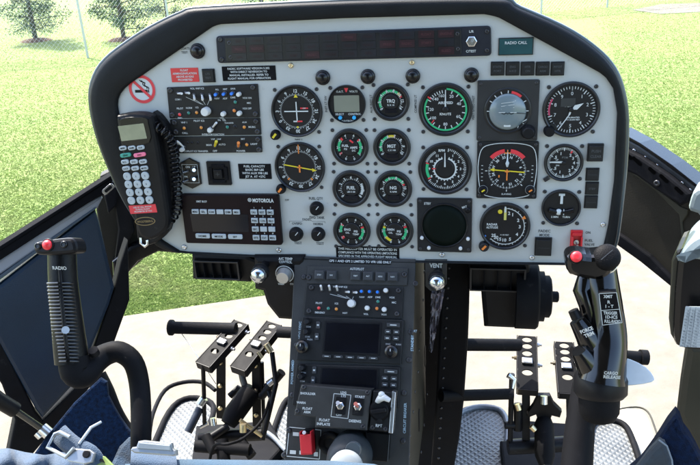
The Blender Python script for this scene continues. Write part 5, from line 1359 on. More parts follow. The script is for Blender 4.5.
# left cyclic
D2 = .86; S2 = pxm(D2)
T = thing('cyclic_stick', 'left black control stick with ribbed grip on a curved crook tube', 'control stick', loc=W(140,465,D2), group='cyclic control sticks')
c0 = smooth_poly([(74,356,D2),(76,371,D2),(84,373,D2+.005),(95,362,D2+.02),(107,354,D2+.03),(120,352,D2+.03),(133,362,D2+.03),(139,382,D2+.03),(141,410,D2+.02),(141,440,D2+.01),(140,490,D2)],4,False)
wt('crook_tube', MATTE, c0, interp([15*S2,15.5*S2,14.5*S2,12.5*S2,11.5*S2,11*S2,10.5*S2,10.3*S2,10.3*S2,10.3*S2,10.5*S2],len(c0)),22)
gg = smooth_poly([(62,252,D2),(63,280,D2),(66,310,D2),(70,345,D2),(72,362,D2)],6,False)
wt('grip', mat('ribbed_grip_black',(0.003,0.003,0.0035),.4,var=.3,spec=.15,bump=.15), gg, interp([(14*S2,12.5*S2),(14.2*S2,13.5*S2),(15*S2,14.5*S2),(16.3*S2,16*S2),(16.8*S2,16*S2)],len(gg)),26,up=(0,-1,0))
mb = MB()
for i in range(23):
    y = 283+i*3.55; x = 62.5+(y-283)*.105-2.5
    for sgn in (-1,1):
        p = [W(x+sgn*1.5,y,D2-.0205),W(x+sgn*7.5,y+.3,D2-.0175),W(x+sgn*12.5,y+.5,D2-.010)]
        mb.tube(p,.0015,6)
mb.build('grip_rib', mat('rib_gloss',(0.01,0.01,0.011),.14), T)
wt('spine_ridge', BLACK, [(60,270,D2-.016),(62,300,D2-.019),(66,340,D2-.02),(69,358,D2-.018)], [.002,.003,.003,.002],8)
wt('bolt', STEEL, [(65.5,330,D2-.018),(65.5,330,D2-.025)], .0045,14)
wt('tube_screw', BLACK, [(93,350,D2+.0),(95,354,D2+.005)], .006,12)
hd = FY(55,246,D2-.02,tilt=math.radians(25))
slab('button_head', BLACK, T, hd, [(33,247),(36,242),(44,240.5),(66,237.5),(73,239),(76,246),(75,252),(66,254),(42,255),(35,253)], .022, .004, sm=3, w=.008)
f = hd.at(48,245,.008); mb = MB(f); mb.lathe([(6.4*S2,-.002),(6.4*S2,.001),(5.8*S2,.0014)],seg=24); mb.m=1; mb.sphere(0,0,.001,5*S2,4.4*S2,seg=20,half=True); mb.build('red_button',[BLACK,mat('bright_red_button',(0.70,0.02,0.03),.4)],T)
for x in (38.2,64): 
    f = hd.at(x,246 if x<50 else 244.5,.008); mb = MB(f); mb.lathe([(3.6*S2,-.002),(3.6*S2,.001),(2.4*S2,.0024),(1.4*S2,.0014)],seg=16); mb.build('black_button', GLOSSB, T)
g = FY(59,268,D2-.02); mb = MB(g); ptxt(mb,'RADIO',59.5,268,3.2,F=g,w=.0,wpx=14,bold=.03); mb.build('lettering', WHITE, T)

# ================================================================== AIRFRAME, LEFT SIDE
yl = math.radians(42)
LF = FY(70,290,1.42,yaw=yl,tilt=.1)
T = thing('left_door', 'left cabin door with navy padded lining and grey painted sill', 'door', frame=LF)
slab('padded_lining', NAVY, T, LF, [(-25,296),(0,284),(96,209.5),(100,222),(115,288),(110,305),(79,380),(43,419),(36,410),(-25,300)], .02, .008)
slab('lining_edge', mat('pale_edge_strip',(0.05,0.065,0.08),.7,spec=.1), T, LF, [(-25,298.5),(96,209),(96,207),(-25,293.5)], .03, .001, w=.003)
slab('sill_cap', SILL, T, LF, [(-25,276),(80,207),(95,199),(102,196),(103,198),(98,208),(84,217),(-25,292)], .02, .004, w=.0)
slab('door_frame', FLATB, T, LF, [(-25,266),(60,211),(82,197),(112,178),(113,181),(104,195),(96,198.5),(-25,277)], .03, .003, w=.006)
slab('window_seal', FLATB, T, LF, [(-25,262),(70,202),(112,175),(112,178),(-25,266.5)], .03, .001, w=.008)
slab('frame_lower', MATTE, T, LF, [(115,288),(121,262),(128,240),(130,300),(104,372),(52,432),(20,470),(5,470),(15,420),(2,385),(-20,350),(-20,300),(36,412),(43,421),(82,382)], .03, .004, w=-.005)
g = LF.at(108,189,.012); mb = MB(g); mb.box(0,0,0,.002,.026,.012,r=.005,ch=.0006,rot=.5); mb.m=1; mb.box(0,0,.002,.0026,.017,.006,r=.0029,rot=.5); mb.build('latch_slot',[STEEL,BLACK],T)
# gas strut
T = thing('gas_strut', 'black gas strut angled across the lower left door corner', 'gas strut', loc=W(20,412,1.15))
wt('cylinder', BLACK, [(-20,386,1.12),(0,401,1.14),(15,410,1.16)], .0125,16); wt('piston_rod', mat('dark_rod',(0.05,0.05,0.045),.25,metal=.6), [(15,410,1.16),(44,430,1.2)], .0055,12); wt('ball_end', STEEL, [(42,428,1.2),(49,434,1.2)], .010,14)
wt('mounting_bolt', STEEL, [(38,432,1.2),(42,436,1.2)], .008,10)
# nose interior at left of panel
NF = FY(120,240,1.62,yaw=.35)
T = thing('nose_structure', 'black riveted nose structure between left door and panel', 'airframe panel', frame=NF)
slab('side_wall', OLIVE, T, NF, [(100,176),(112,170),(140,200),(175,230),(178,250),(152,252),(124,276),(112,300),(96,210)], .03, .004)
slab('wall_stiffener', BLACK, T, NF, [(110,180),(125,190),(134,232),(120,262),(113,272),(118,230)], .02, .004, w=.02)
slab('lower_rail', GLOSSB, T, NF, [(112,262),(130,248),(160,236),(180,246),(180,254),(158,252),(138,262),(126,276),(118,300),(114,292)], .03, .005, w=.03)
slab('bracket', MATTE, T, NF, [(104,196),(112,186),(118,188),(116,206),(108,214)], .02, .004, w=.03)
# thick black loop frame (door post by chin window): black curve (105,385)-(128,450)
T = thing('chin_window_post', 'black curved chin window post behind the crook of left stick', 'window post', loc=W(118,400,1.3))
wt('post', MATTE, smooth_poly([(96,376,1.28),(104,392,1.28),(112,412,1.28),(124,432,1.28),(140,448,1.28)],4,False), [.018]*17,16)
# blue carpet
CF = FY(95,430,1.22,yaw=.45,tilt=.5)
CARPET = mat('blue_carpet',(0.003,0.010,0.028),.95,var=.6,scale=160,bump=.8,bscale=500,spec=.1)
T = thing('blue_carpet', 'dark blue carpet patch behind the seat buckles at lower left', 'carpet', frame=CF)
slab('carpet', CARPET, T, CF, [(100,378),(108,396),(120,418),(134,436),(150,448),(150,500),(20,500),(45,438)], .02, .004, sm=2)
CF2 = FY(115,450,1.15,yaw=.2,tilt=.8)
slab('carpet_fold', mat('blue_grey_cloth',(0.02,0.035,0.055),.95,var=.8,scale=50,bump=.8,bscale=500), T, CF2, [(118,446),(136,434),(142,445),(142,490),(104,490)], .02, .008, sm=2)

# ================================================================== AIRFRAME, RIGHT SIDE
RF = FY(660,240,1.62,yaw=-math.radians(38),tilt=.08)
T = thing('windscreen_frame', 'black slotted windscreen frame curving down to the right of panel', 'window frame', frame=RF)
slab('inner_wall', OLIVE, T, RF, [(618,160),(640,178),(690,202),(720,235),(720,300),(676,282),(671,286),(640,255),(612,232)], .03, .004)
slab('outer_rail', mat('rail_grey',(0.020,0.022,0.023),.45,var=.2), T, RF, [(618,134),(640,146),(672,168),(700,190),(725,212),(725,228),(696,208),(660,180),(618,158)], .05, .005, w=.03, sm=0)
slab('window_seal', GLOSSB, T, RF, [(618,131),(640,143),(672,165),(725,207),(725,212),(700,190),(640,146),(618,134)], .06, .001, w=.035)
slab('defrost_duct', MATTE, T, RF, [(618,146),(640,157),(668,176),(690,194),(686,203),(680,206),(655,190),(636,176),(618,168)], .05, .006, w=.05)
for (x,y,l) in ((628,155.5,.020),(637,161,.022),(652,170.5,.016),(664,178.5,.020),(679,190.5,.018)):
    g = RF.at(x,y,.0505); mb = MB(g); mb.box(0,0,0,.001,l*1.2,.008,r=.0035,rot=-.56); mb.build('slot', mat('slot_black',(0.002,0.002,0.002),.9,spec=0), T)
for (x,y) in ((634,150.5),(645,157.5),(657,165.5),(668,174),(682,183),(690,190)): screw(T, RF, x, y, 1.7, STEEL, w=.0305, name='rivet')
screw(T, RF, 657, 183, 3.2, SCREW, w=.0505, name='vent_lever')
slab('trim_edge', OLIVE2, T, RF, [(622,165),(640,175),(655,187),(681,207),(688,210),(687,215),(682,222),(684,245),(682,245),(679,215),(655,191),(638,178),(622,168)], .02, .002, w=.004)
slab('lower_rail', MATTE, T, RF, [(606,226),(625,238),(650,256),(673,280),(690,292),(690,300),(672,288),(640,262),(612,242)], .02, .004, w=.012)
T = thing('door_post_trim', 'pale blue grey painted door corner at the right edge above black case', 'door trim', loc=W(700,220,1.25))
F = FY(700,215,1.25,yaw=-.4); slab('painted_trim', PALE, T, F, [(689,204),(697,190),(725,198),(740,290),(704,222),(690,212)], .06, .008, sm=3)
# checklist case
F = FY(690,300,.98,yaw=-.35,tilt=.1)
T = thing('checklist_case', 'black case with pale top and white printed table at right edge', 'case', frame=F)
slab('case', GLOSSB, T, F, [(676,262),(685,248),(700,242),(760,238),(760,352),(700,352),(680,349),(673,342),(672,320)], .10, .010, sm=2)
slab('side_edge', OLIVE2, T, F, [(671,262),(676,252),(682,250),(677,300),(676,345),(670,336),(668,320)], .10, .008, w=-.008)
slab('pale_top', PALE, T, F, [(677,263),(683,250),(697,238),(720,232),(760,232),(760,266),(700,262),(688,259)], .11, .010, w=.008, sm=4)
F2 = FY(692,328,.965,yaw=-.35,tilt=.1)
g = F2; mb = MB(g); q=[g.L(*p) for p in ((685.5,306.5),(760,308),(758,350),(679.5,346.5))]; mb.prism(q,-.001,0.0005)
mb.build('printed_card', mat('card_white',(0.30,0.34,0.36),.45,var=.03), T)
random.seed(11); mb = MB(g)
for i in range(13):
    y = 309.5+i*2.95; x0=685.8-i*.45
    a=g.L(x0,y); b=g.L(x0+60,y); mb.line(*a,*b,.0002,.0009)
    for k,c_ in enumerate((2.5,8,14,22,30,38)): ptxt(mb,random.choice(['20','40','60','80','100','95','-10','0'])+random.choice(['.1','.5','.0','']),x0+c_,y+1.5,1.5,F=g,w=.0009,bold=0.0)
a=g.L(690.5,307); b=g.L(684.5,347); mb.line(*a,*b,.0003,.0009); a=g.L(696,307); b=g.L(690.5,347); mb.line(*a,*b,.0003,.0009)
mb.build('table_lettering', mat('card_ink',(0.05,0.07,0.09),.6), T)
F = FY(700,400,1.1,yaw=-.3)
T = thing('door_pillar', 'olive grey pillar below the checklist case at right edge', 'pillar', frame=F)
slab('pillar', OLIVE2, T, F, [(686,345),(760,345),(760,480),(702,480),(692,450),(680,424),(676,414),(680,380)], .10, .012)
# blue seat cloth, right
F = FY(672,440,1.02,yaw=-.25,tilt=.35)
T = thing('blue_seat_cloth', 'dark blue cloth corner with pale seam at lower right', 'seat cloth', frame=F)
slab('cloth', mat('denim_blue',(0.0018,0.006,0.019),.9,var=.55,scale=120,bump=.7,bscale=500,spec=.1), T, F, [(676,415),(684,432),(697,452),(704,490),(620,490),(640,466),(658,441)], .05, .010, sm=2)
slab('dark_piping_panel', mat('cloth_slate',(0.012,0.02,0.028),.8,var=.3,scale=100,bump=.4), T, F, [(659,441),(668,449),(672,470),(670,490),(622,490),(638,466)], .02, .006, w=.012, sm=2)
wt('seam', mat('pale_seam',(0.12,0.15,0.18),.7), [(659,440,1.0),(667,446,1.0),(672,460,1.0),(674,480,1.0)], .0012,6)

# ================================================================== FOREGROUND: BELTS AND CUSHION
WEB = mat('light_blue_webbing',(0.019,0.044,0.082),.75,var=.25,scale=30,bump=.5,bscale=800,sheen=.2)
def cloth(pix, d, thick, name, m, T, fold=.008, nx=40, ny=12, seed=1):
    """soft sheet between a top and a bottom pixel line at real distance d, with folds and thickness"""
    top, bot = pix; random.seed(seed); ph=[random.uniform(0,6) for _ in range(6)]
    def L_(line,t):
        q=t*(len(line)-1); k=min(int(q),len(line)-2); f_=q-k; return (line[k][0]*(1-f_)+line[k+1][0]*f_, line[k][1]*(1-f_)+line[k+1][1]*f_)
    vs=[];fs=[]
    for j in range(ny):
        for i in range(nx):
            a=L_(top,i/(nx-1)); b=L_(bot,i/(nx-1)); t=j/(ny-1)
            x=a[0]*(1-t)+b[0]*t; y=a[1]*(1-t)+b[1]*t
            z = fold*(math.sin(i*.55+ph[0]+j*.3)+.6*math.sin(i*.23+j*.5+ph[1])+.3*math.sin(i*1.3+ph[2]-j*.8))
            vs.append(tuple(W(x,y,d-.10*t*0+z+ .03*(1-math.sin(PI*min(1,t*1.2+.1)))) ))
    n=nx*ny
    for j in range(ny-1):
        for i in range(nx-1): k=j*nx+i; fs.append((k,k+nx,k+nx+1,k+1))
    vs2=[tuple(CAM+(Vector(v)-CAM)*(1+thick/d)) for v in vs]; 
    fs2=[tuple(reversed([q+n for q in f_])) for f_ in fs]
    for i in range(nx-1): fs2.append((i,i+1,n+i+1,n+i))
    mb=MB(); mb.add(vs+vs2,fs+fs2,True); return mb.build(name,m,T)
T = thing('seat_cushion','strip of light blue seat fabric along the bottom edge','seat cushion',loc=W(250,470,.75))
cloth(([(125,464),(180,459),(260,460),(330,460.5),(375,464),(420,478)],[(120,510),(420,510)]),.78,.05,'fabric',mat('light_blue_fabric',(0.018,0.050,0.085),.85,var=.2,scale=20,bump=.4,bscale=700,sheen=.2),T,fold=.003,seed=3)
T = thing('seat_belt','light blue seat belt with open silver buckle and green tag at lower left','seat belt',loc=W(60,455,.78))
cloth(([(-15,450),(8,448),(25,452),(45,455),(62,452),(85,458),(100,468)],[(-15,500),(100,500)]),.80,.02,'webbing',WEB,T,fold=.007,seed=4)
mb = MB(); rr_=[(60,434,.755),(66,440,.75),(76,448,.745),(90,455,.74),(96,464,.74)]
mb.tube(smooth_poly([tuple(W(*p)) for p in rr_],4,False),[(.011,.005)]*17,14,up=tuple(-_f)); mb.build('webbing_loop',WEB,T)
BUC = mat('buckle_silver',(0.30,0.32,0.34),.3,metal=.7,var=.1)
mb = MB(); mb.tube([W(*p) for p in ((70,437,.74),(60,432,.745),(55,434,.745),(47.5,447,.745),(66,457,.735),(74,448,.735))],.0022,8); mb.build('buckle_frame',BUC,T)
F = FY(78,452,.735,tilt=.8)
slab('buckle_plate', BUC, T, F, [(66,458),(73,448),(90,449.5),(94.5,453),(92,462),(84,464),(68,461)], .004,.001)
g = F.at(86.5,454,.0005); mb = MB(g); mb.lathe([(.004,0),(.004,.001),(.003,.0012)],seg=14); mb.build('rivet',BLACK,T)
slab('green_tag', mat('green_tag',(0.16,0.22,0.06),.5), T, FY(100,458,.74,tilt=.8), [(93,455),(104,456),(116,468),(90,472),(88,463)], .003,.0006, w=.002)
slab('tag_arrow', BLACK, T, FY(100,458,.74,tilt=.8), [(97,458),(103,459),(105,463),(99,461)], .0005,0, w=.0035)
mb = MB(); mb.tube([W(*p) for p in ((79,444,.74),(91,427.5,.75),(101,422,.76))],.0016,8); mb.build('wire_lever',BUC,T)
T = thing('seat_belt','blue seat belt with closed square silver buckle at the foot of the left stick','seat belt',loc=W(155,455,.77))
cloth(([(131,450),(150,450),(176,452)],[(128,500),(180,500)]),.775,.02,'webbing',WEB,T,fold=.001,nx=10,seed=6)
F = FY(154,447,.755,tilt=.7)
slab('buckle_plate', BUC, T, F, [(130,450),(132,447),(136,446.5),(138,441),(144,440),(171,443),(172,448),(176,450),(176,455),(172,456),(134,453)], .006,.0015)
slab('buckle_lid', mat('buckle_grey',(0.16,0.19,0.21),.4,metal=.3), T, F, [(137,449),(139,442),(170,445),(171,451)], .004,.001, w=.004)

# ================================================================== ADDED SHADING SHELL BEHIND AND ABOVE THE CAMERA, HIDDEN NOSE BOX
HEAD = mat('grey_headliner',(0.10,0.10,0.10),.9,var=.1,bump=.2)
T = thing('cabin_shade_shell','unseen dark grey roof and rear wall added to shade the cabin','cabin',loc=Vector((0,0,2.4)))  # unseen roof and rear wall, added to shade the cockpit and darken reflections
mb = MB(Frame(Vector((0,0,2.36)),Vector((1,0,0)),Vector((0,1,0)),Vector((0,0,1)))); mb.box(0,-.45,0,.04,1.5,1.9,r=.1,ch=.01); mb.build('shade_roof',HEAD,T)
mb = MB(Frame(Vector((0,-1.25,1.5)),Vector((1,0,0)),Vector((0,0,1)),Vector((0,-1,0)))); mb.box(0,0,0,.04,1.5,1.7,r=.1,ch=.01); mb.build('shade_rear_wall',HEAD,T)
mb = MB(Frame(Vector((.03,1.62,1.08)),Vector((1,0,0)),Vector((0,1,0)),Vector((0,0,1)))); mb.box(0,0,-.36,.30,.26,.62,r=.02,ch=.01); ob=mb.build('nose_shade_box',MATTE,C_T)  # hidden box added to keep sun off the heel plate beside the console
EXPO = 2.6
# ================================================================== OUTSIDE
def gmat(name, stops, sc, rough=.9, bump=.3, bsc=60, big=.25, bigamt=.35, bigcol=(0.14,0.16,0.05)):
    m = bpy.data.materials.new(name); m.use_nodes=True; nt=m.node_tree; b=nt.nodes['Principled BSDF']
    tc=nt.nodes.new('ShaderNodeTexCoord'); n=nt.nodes.new('ShaderNodeTexNoise'); n.inputs['Scale'].default_value=sc; n.inputs['Detail'].default_value=8; n.inputs['Roughness'].default_value=.7
    nt.links.new(tc.outputs['Object'],n.inputs['Vector']); r=nt.nodes.new('ShaderNodeValToRGB')
    while len(r.color_ramp.elements)<len(stops): r.color_ramp.elements.new(.5)
    for e,(p,c) in zip(r.color_ramp.elements,stops): e.position=p; e.color=(*c,1)
    nt.links.new(n.outputs['Fac'],r.inputs['Fac'])
    n2=nt.nodes.new('ShaderNodeTexNoise'); n2.inputs['Scale'].default_value=big; n2.inputs['Detail'].default_value=5; nt.links.new(tc.outputs['Object'],n2.inputs['Vector'])
    r2=nt.nodes.new('ShaderNodeMapRange'); r2.inputs['From Min'].default_value=.4; r2.inputs['From Max'].default_value=.65; r2.inputs['To Max'].default_value=bigamt; nt.links.new(n2.outputs['Fac'],r2.inputs['Value'])
    mx=nt.nodes.new('ShaderNodeMix'); mx.data_type='RGBA'; mx.inputs['B'].default_value=(*bigcol,1)
    nt.links.new(r2.outputs['Result'],mx.inputs['Factor']); nt.links.new(r.outputs['Color'],mx.inputs['A']); nt.links.new(mx.outputs['Result'],b.inputs['Base Color'])
    b.inputs['Roughness'].default_value=rough; b.inputs['Specular IOR Level'].default_value=.2
    n3=nt.nodes.new('ShaderNodeTexNoise'); n3.inputs['Scale'].default_value=bsc; n3.inputs['Detail'].default_value=4; nt.links.new(tc.outputs['Object'],n3.inputs['Vector'])
    bp=nt.nodes.new('ShaderNodeBump'); bp.inputs['Strength'].default_value=bump; bp.inputs['Distance'].default_value=.02
    nt.links.new(n3.outputs['Fac'],bp.inputs['Height']); nt.links.new(bp.outputs['Normal'],b.inputs['Normal']); return m
GRASSG = gmat('grass_ground',[(.3,(0.105,0.165,0.038)),(.5,(0.145,0.205,0.058)),(.72,(0.19,0.225,0.088))],14,bump=.4,bsc=45,big=.35,bigamt=.5,bigcol=(0.19,0.185,0.065))
CONC = gmat('concrete',[(.3,(0.135,0.120,0.092)),(.55,(0.162,0.145,0.113)),(.75,(0.190,0.174,0.140))],9,bump=.15,bsc=150,big=.6,bigamt=.25,bigcol=(0.145,0.132,0.105))
MULCH = gmat('mulch',[(.3,(0.07,0.045,0.03)),(.6,(0.13,0.085,0.06)),(.8,(0.20,0.14,0.10))],30,bump=1,bsc=40,big=1,bigamt=0)
def ground_sheet(name, pts, z, m):
    me=bpy.data.meshes.new(name); me.from_pydata([(x,y,z) for x,y in pts],[],[tuple(range(len(pts)))]); me.materials.append(m)
    o=bpy.data.objects.new(name,me); COL.objects.link(o); o['kind']='structure'; return o
R0=400
ground_sheet('ground',[(-R0,-R0),(R0,-R0),(R0,R0),(-R0,R0)],0,GRASSG)
e0=hitz(160,312,.004); e1=hitz(640,242,.004); ed=(e1-e0).normalized(); en=Vector((-ed.y,ed.x,0)); en = en if en.y>0 else -en
pa=e0-ed*14; pb=e1+ed*14
slabm=MB(); q=[(pa.x,pa.y),(pb.x,pb.y),(pb.x-en.x*14,pb.y-en.y*14),(pa.x-en.x*14,pa.y-en.y*14)]
ar=sum(q[i][0]*q[(i+1)%4][1]-q[(i+1)%4][0]*q[i][1] for i in range(4))
o=ground_sheet('concrete_pad',q if ar>0 else q[::-1],.012,CONC)
# far pavement patch at upper right
q=[hitz(x,y,.006) for x,y in ((632,10),(662,4),(740,2),(760,9),(700,12),(660,14))]
ground_sheet('pavement',[(p.x,p.y) for p in q],.006,CONC)
def side(p): return (p-e0).dot(en)      # >0 = grass side
# --- grass blades (stuff)
BL=bpy.data.materials.new('grass_blades'); BL.use_nodes=True; nt=BL.node_tree; b=nt.nodes['Principled BSDF']
at=nt.nodes.new('ShaderNodeTexCoord'); n=nt.nodes.new('ShaderNodeTexNoise'); n.inputs['Scale'].default_value=2.2; n.inputs['Detail'].default_value=9; n.inputs['Roughness'].default_value=.68; nt.links.new(at.outputs['Object'],n.inputs['Vector'])
r=nt.nodes.new('ShaderNodeValToRGB'); r.color_ramp.elements.new(.5)
for e,(p,c) in zip(r.color_ramp.elements,((.34,(0.095,0.160,0.032)),(.5,(0.135,0.192,0.050)),(.66,(0.19,0.215,0.085)))): e.position=p; e.color=(*c,1)
nt.links.new(n.outputs['Fac'],r.inputs['Fac']); nt.links.new(r.outputs['Color'],b.inputs['Base Color']); b.inputs['Roughness'].default_value=.7; b.inputs['Specular IOR Level'].default_value=.15
tr=nt.nodes.new('ShaderNodeBsdfTranslucent'); mxs=nt.nodes.new('ShaderNodeMixShader'); mxs.inputs[0].default_value=.6
nt.links.new(r.outputs['Color'],tr.inputs['Color']); nt.links.new(b.outputs[0],mxs.inputs[1]); nt.links.new(tr.outputs[0],mxs.inputs[2]); nt.links.new(mxs.outputs[0],nt.nodes['Material Output'].inputs['Surface'])
import numpy as np
rng=np.random.default_rng(4)
def blades(N):
    out=[]; cnt=0
    V=np.zeros((N*3,3),dtype=np.float32); k=0
    while k<N:
        px=rng.uniform(-40,740); py=rng.uniform(-20,330); 
        if 150<px<600 and 20<py<250: continue
        p=hitz(px,py,0.0)
        if p.z>0.01 or (p-CAM).length>26: continue
        # area weighting: sample density by pixel, thinned toward far
        p=p+Vector((rng.normal()*.2,rng.normal()*.2,0))
        if side(p)<.01: continue
        h=rng.uniform(.006,.018); a=rng.uniform(0,6.28); w=rng.uniform(.002,.0042)*(1+ (p-CAM).length*.05); l=rng.normal()*.02; l2=rng.normal()*.02
        dx,dy=math.cos(a)*w,math.sin(a)*w
        V[k*3]=(p.x-dx,p.y-dy,0); V[k*3+1]=(p.x+dx,p.y+dy,0); V[k*3+2]=(p.x+l,p.y+l2,h); k+=1
    me=bpy.data.meshes.new('grass'); me.vertices.add(N*3); me.vertices.foreach_set('co',V.ravel())
    me.loops.add(N*3); me.loops.foreach_set('vertex_index',np.arange(N*3,dtype=np.int32))
    me.polygons.add(N); me.polygons.foreach_set('loop_start',np.arange(0,N*3,3,dtype=np.int32)); me.polygons.foreach_set('loop_total',np.full(N,3,dtype=np.int32))
    me.update(calc_edges=True); me.materials.append(BL)
    o=bpy.data.objects.new('grass',me); COL.objects.link(o); o['kind']='stuff'; tag(o,'short sunlit yellow green lawn beyond the concrete','grass'); return o
blades(230000)
# --- mulch rings and trees
BARK=mat('bark',(0.10,0.08,0.06),.9,var=.4,scale=12,bump=.8,bscale=60)
LEAFA=mat('pine_leaf',(0.035,0.072,0.035),.6,var=.4,scale=3)
LEAFB=mat('pine_leaf_light',(0.08,0.13,0.07),.6,var=.3,scale=3)
def tree(px, py, hpx, wpx, label, seed, trunk=True, low=.07):
    p=hitz(px,py,0.0); d=(p-CAM).dot(_f); s=d/FPX; Wd=wpx*s; H=hpx*s
    random.seed(seed); T=thing('pine_tree',label,'tree',loc=p,group='young trees along the fence')
    mb=MB(); mb.tube([p+Vector((0,0,-.05)),p+Vector((.02,0,H*.3)),p+Vector((-.02,.0,H*.7)),p+Vector((0,0,H))],[Wd*.04,Wd*.03,Wd*.028,.008],8)
    limbs=[]
    for i in range(46):
        t=low+ (1-low)*i/46; a=i*2.4+random.uniform(-.4,.4); L=Wd*.56*(1.05-t*.85)*random.uniform(.7,1.15)
        b0=p+Vector((0,0,H*t)); e=b0+Vector((math.cos(a)*L,math.sin(a)*L,H*.06*random.uniform(-.3,1)))
        mb.tube([b0,b0.lerp(e,.5)+Vector((0,0,.02)),e],[.012,.009,.004],5); limbs.append((b0,e))
    mb.build('trunk',BARK,T)
    vs=[];fs=[];fm=[]
    for (b0,e) in limbs:
        for c in range(18):
            t=random.uniform(.25,1.05); cc=b0.lerp(e,t)+Vector((random.gauss(0,.05),random.gauss(0,.05),random.gauss(0,.05)))*Wd
            mi=1 if random.random()<.45 else 0
            for k in range(26):
                q=cc+Vector((random.gauss(0,1),random.gauss(0,1),random.gauss(0,.8)))*(Wd*.055)
                dr=Vector((random.gauss(0,1),random.gauss(0,1),random.gauss(.4,1))).normalized(); sd=dr.cross(Vector((random.gauss(0,1),random.gauss(0,1),random.gauss(0,1)))).normalized()
                l=random.uniform(.03,.06); w=.010; n0=len(vs); vs+= [tuple(q-sd*w),tuple(q+sd*w),tuple(q+dr*l)]; fs.append((n0,n0+1,n0+2)); fm.append(mi)
    mb=MB(); mb.v=[Vector(v) for v in vs]; mb.f=fs; mb.fm=fm; mb.fs=[False]*len(fs); mb.build('crown',[LEAFA,LEAFB],T)
    R=Wd*.27
    pts=[(p.x+R*math.cos(2*PI*i/28)*random.uniform(.88,1.1),p.y+R*.9*math.sin(2*PI*i/28)*random.uniform(.85,1.1)) for i in range(28)]
    me=MB(Frame(p+Vector((0,0,.0)),Vector((1,0,0)),Vector((0,1,0)),Vector((0,0,1)))); n_=len(pts)
    me.add([(0,0,.06)]+[((x-p.x)*.6,(y-p.y)*.6,.05) for x,y in pts]+[(x-p.x,y-p.y,.002) for x,y in pts],[(0,1+i,1+(i+1)%n_) for i in range(n_)]+[(1+i,1+n_+i,1+n_+(i+1)%n_,1+(i+1)%n_) for i in range(n_)],True)
    ob=me.build('mulch_bed',MULCH); ob['kind']='structure'
tree(36,41,150,60,'young pine at far upper left corner behind the fence',1)
tree(124,40,150,60,'young pine standing over mulch just right of the fence post',2)
tree(168,24,150,50,'young pine partly hidden by the second fence post',3)
tree(262,10,120,60,'pine whose low branches show just above the panel top edge',5,low=.05)
# --- chain link fence
WIRE=mat('galvanised_wire',(0.42,0.44,0.44),.4,metal=.6,var=.1)
base=[(-90,68),(88,58),(172,46),(330,33),(541,14),(607,7.5),(760,-6)]
P=[hitz(x,y,0) for x,y in base]
T=thing('chain_link_fence','tall grey chain link fence with thin steel posts across the lawn','fence',loc=P[1])
mb=MB()
HF_=1.9
for i in range(len(P)-1):
    a,b=P[i],P[i+1]; d=(b-a); L=d.length; d.normalize(); n=Vector((d.y,-d.x,0)); st=.085; k=int((L+HF_)/st)
    for j in range(k):
        for sg in (1,-1):
            t0=j*st-(HF_ if sg>0 else 0); x0,z0=t0,.03; x1,z1=t0+HF_,HF_
            if sg<0: z0,z1=HF_,.03
            # clip to [0,L]
            if x1<=0 or x0>=L: continue
            if x0<0: f_=(0-x0)/(x1-x0); z0=z0+(z1-z0)*f_; x0=0
            if x1>L: f_=(L-x0)/(x1-x0); z1=z0+(z1-z0)*f_; x1=L
            A=a+d*x0+Vector((0,0,z0)); B=a+d*x1+Vector((0,0,z1)); o_=n*(.002*sg); w=.0014
            up=Vector((0,0,1)); pr=(B-A).normalized().cross(n)*w
            mb.add([tuple(A-pr+o_),tuple(B-pr+o_),tuple(B+pr+o_),tuple(A+pr+o_),tuple(A+o_+n*w*1.6),tuple(B+o_+n*w*1.6)],[(0,1,5,4),(4,5,2,3),(0,3,2,1)],False)
mb.build('wire_mesh',WIRE,T)
for p in P:
    mb=MB(); mb.tube([p+Vector((0,0,-.1)),p+Vector((0,0,HF_+.05))],.022,10); mb.build('post',WIRE,T)
mb=MB(); mb.tube([p+Vector((0,0,HF_)) for p in P],.018,8); mb.build('top_rail',WIRE,T)
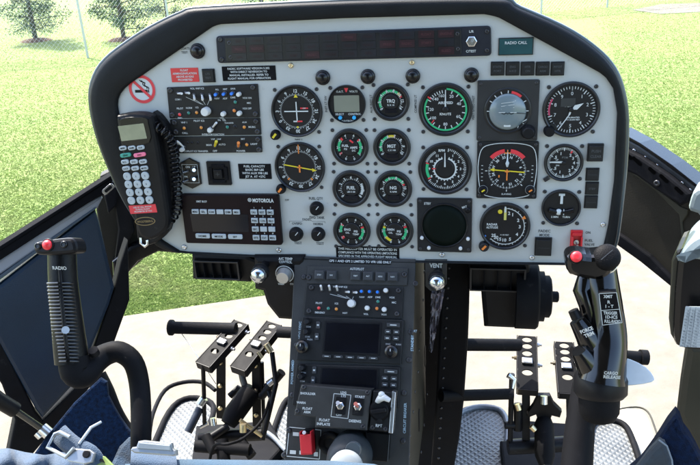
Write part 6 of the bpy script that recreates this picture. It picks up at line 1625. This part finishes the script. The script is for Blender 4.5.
# a distant tree line so other viewpoints meet a horizon
def far_tree(x,y,h,label,seed):
    random.seed(seed); p=Vector((x,y,0)); T=thing('broadleaf_tree',label,'tree',loc=p,group='distant trees behind the field')
    mb=MB(); mb.tube([p,p+Vector((0,0,h*.5)),p+Vector((0,0,h*.8))],[.25,.18,.05],8); mb.build('trunk',BARK,T)
    vs=[];fs=[]
    for c in range(60):
        cc=p+Vector((random.gauss(0,h*.17),random.gauss(0,h*.17),h*random.uniform(.3,.95)))
        for k in range(40):
            q=cc+Vector((random.gauss(0,1),random.gauss(0,1),random.gauss(0,1)))*h*.05; dr=Vector((random.gauss(0,1),random.gauss(0,1),random.gauss(0,1))).normalized(); sd=dr.orthogonal().normalized(); n0=len(vs)
            vs+=[q-sd*.18,q+sd*.18,q+dr*.4]; fs.append((n0,n0+1,n0+2))
    mb=MB(); mb.v=vs; mb.f=fs; mb.fm=[0]*len(fs); mb.fs=[False]*len(fs); mb.build('crown',LEAFA,T)

# ================================================================== CAMERA, LIGHT, RENDER
cam=bpy.data.cameras.new('camera'); co=bpy.data.objects.new('camera',cam); COL.objects.link(co)
cam.sensor_fit='HORIZONTAL'; cam.sensor_width=36; cam.lens=36*FPX/PW; cam.clip_start=.05; cam.clip_end=2000
Mc=Matrix(((_R.x,_U.x,-_f.x,CAM.x),(_R.y,_U.y,-_f.y,CAM.y),(_R.z,_U.z,-_f.z,CAM.z),(0,0,0,1))); co.matrix_world=Mc; scene.camera=co
SUN_EL, SUN_AZ = math.radians(56), math.radians(-50)     # azimuth measured from +Y (forward) towards +X
sd=Vector((math.sin(SUN_AZ)*math.cos(SUN_EL),math.cos(SUN_AZ)*math.cos(SUN_EL),math.sin(SUN_EL)))
w=bpy.data.worlds.new('World'); scene.world=w; w.use_nodes=True; nt=w.node_tree; bg=nt.nodes['Background']
sky=nt.nodes.new('ShaderNodeTexSky'); sky.sky_type='NISHITA'; sky.sun_disc=False; sky.sun_elevation=SUN_EL; sky.sun_rotation=SUN_AZ; sky.air_density=1.0; sky.dust_density=2.0; sky.ozone_density=1.0
nt.links.new(sky.outputs['Color'],bg.inputs['Color']); bg.inputs['Strength'].default_value=.15
sl=bpy.data.lights.new('sun','SUN'); sl.energy=2.4; sl.angle=math.radians(.5); sl.color=(1,.95,.86)
so=bpy.data.objects.new('sun',sl); COL.objects.link(so); so.rotation_euler=sd.to_track_quat('Z','Y').to_euler()
scene.view_settings.view_transform='Standard'; scene.view_settings.look='None'; scene.view_settings.gamma=1; scene.view_settings.exposure=EXPO
scene.render.engine='CYCLES'; scene.render.resolution_x=1024; scene.render.resolution_y=680
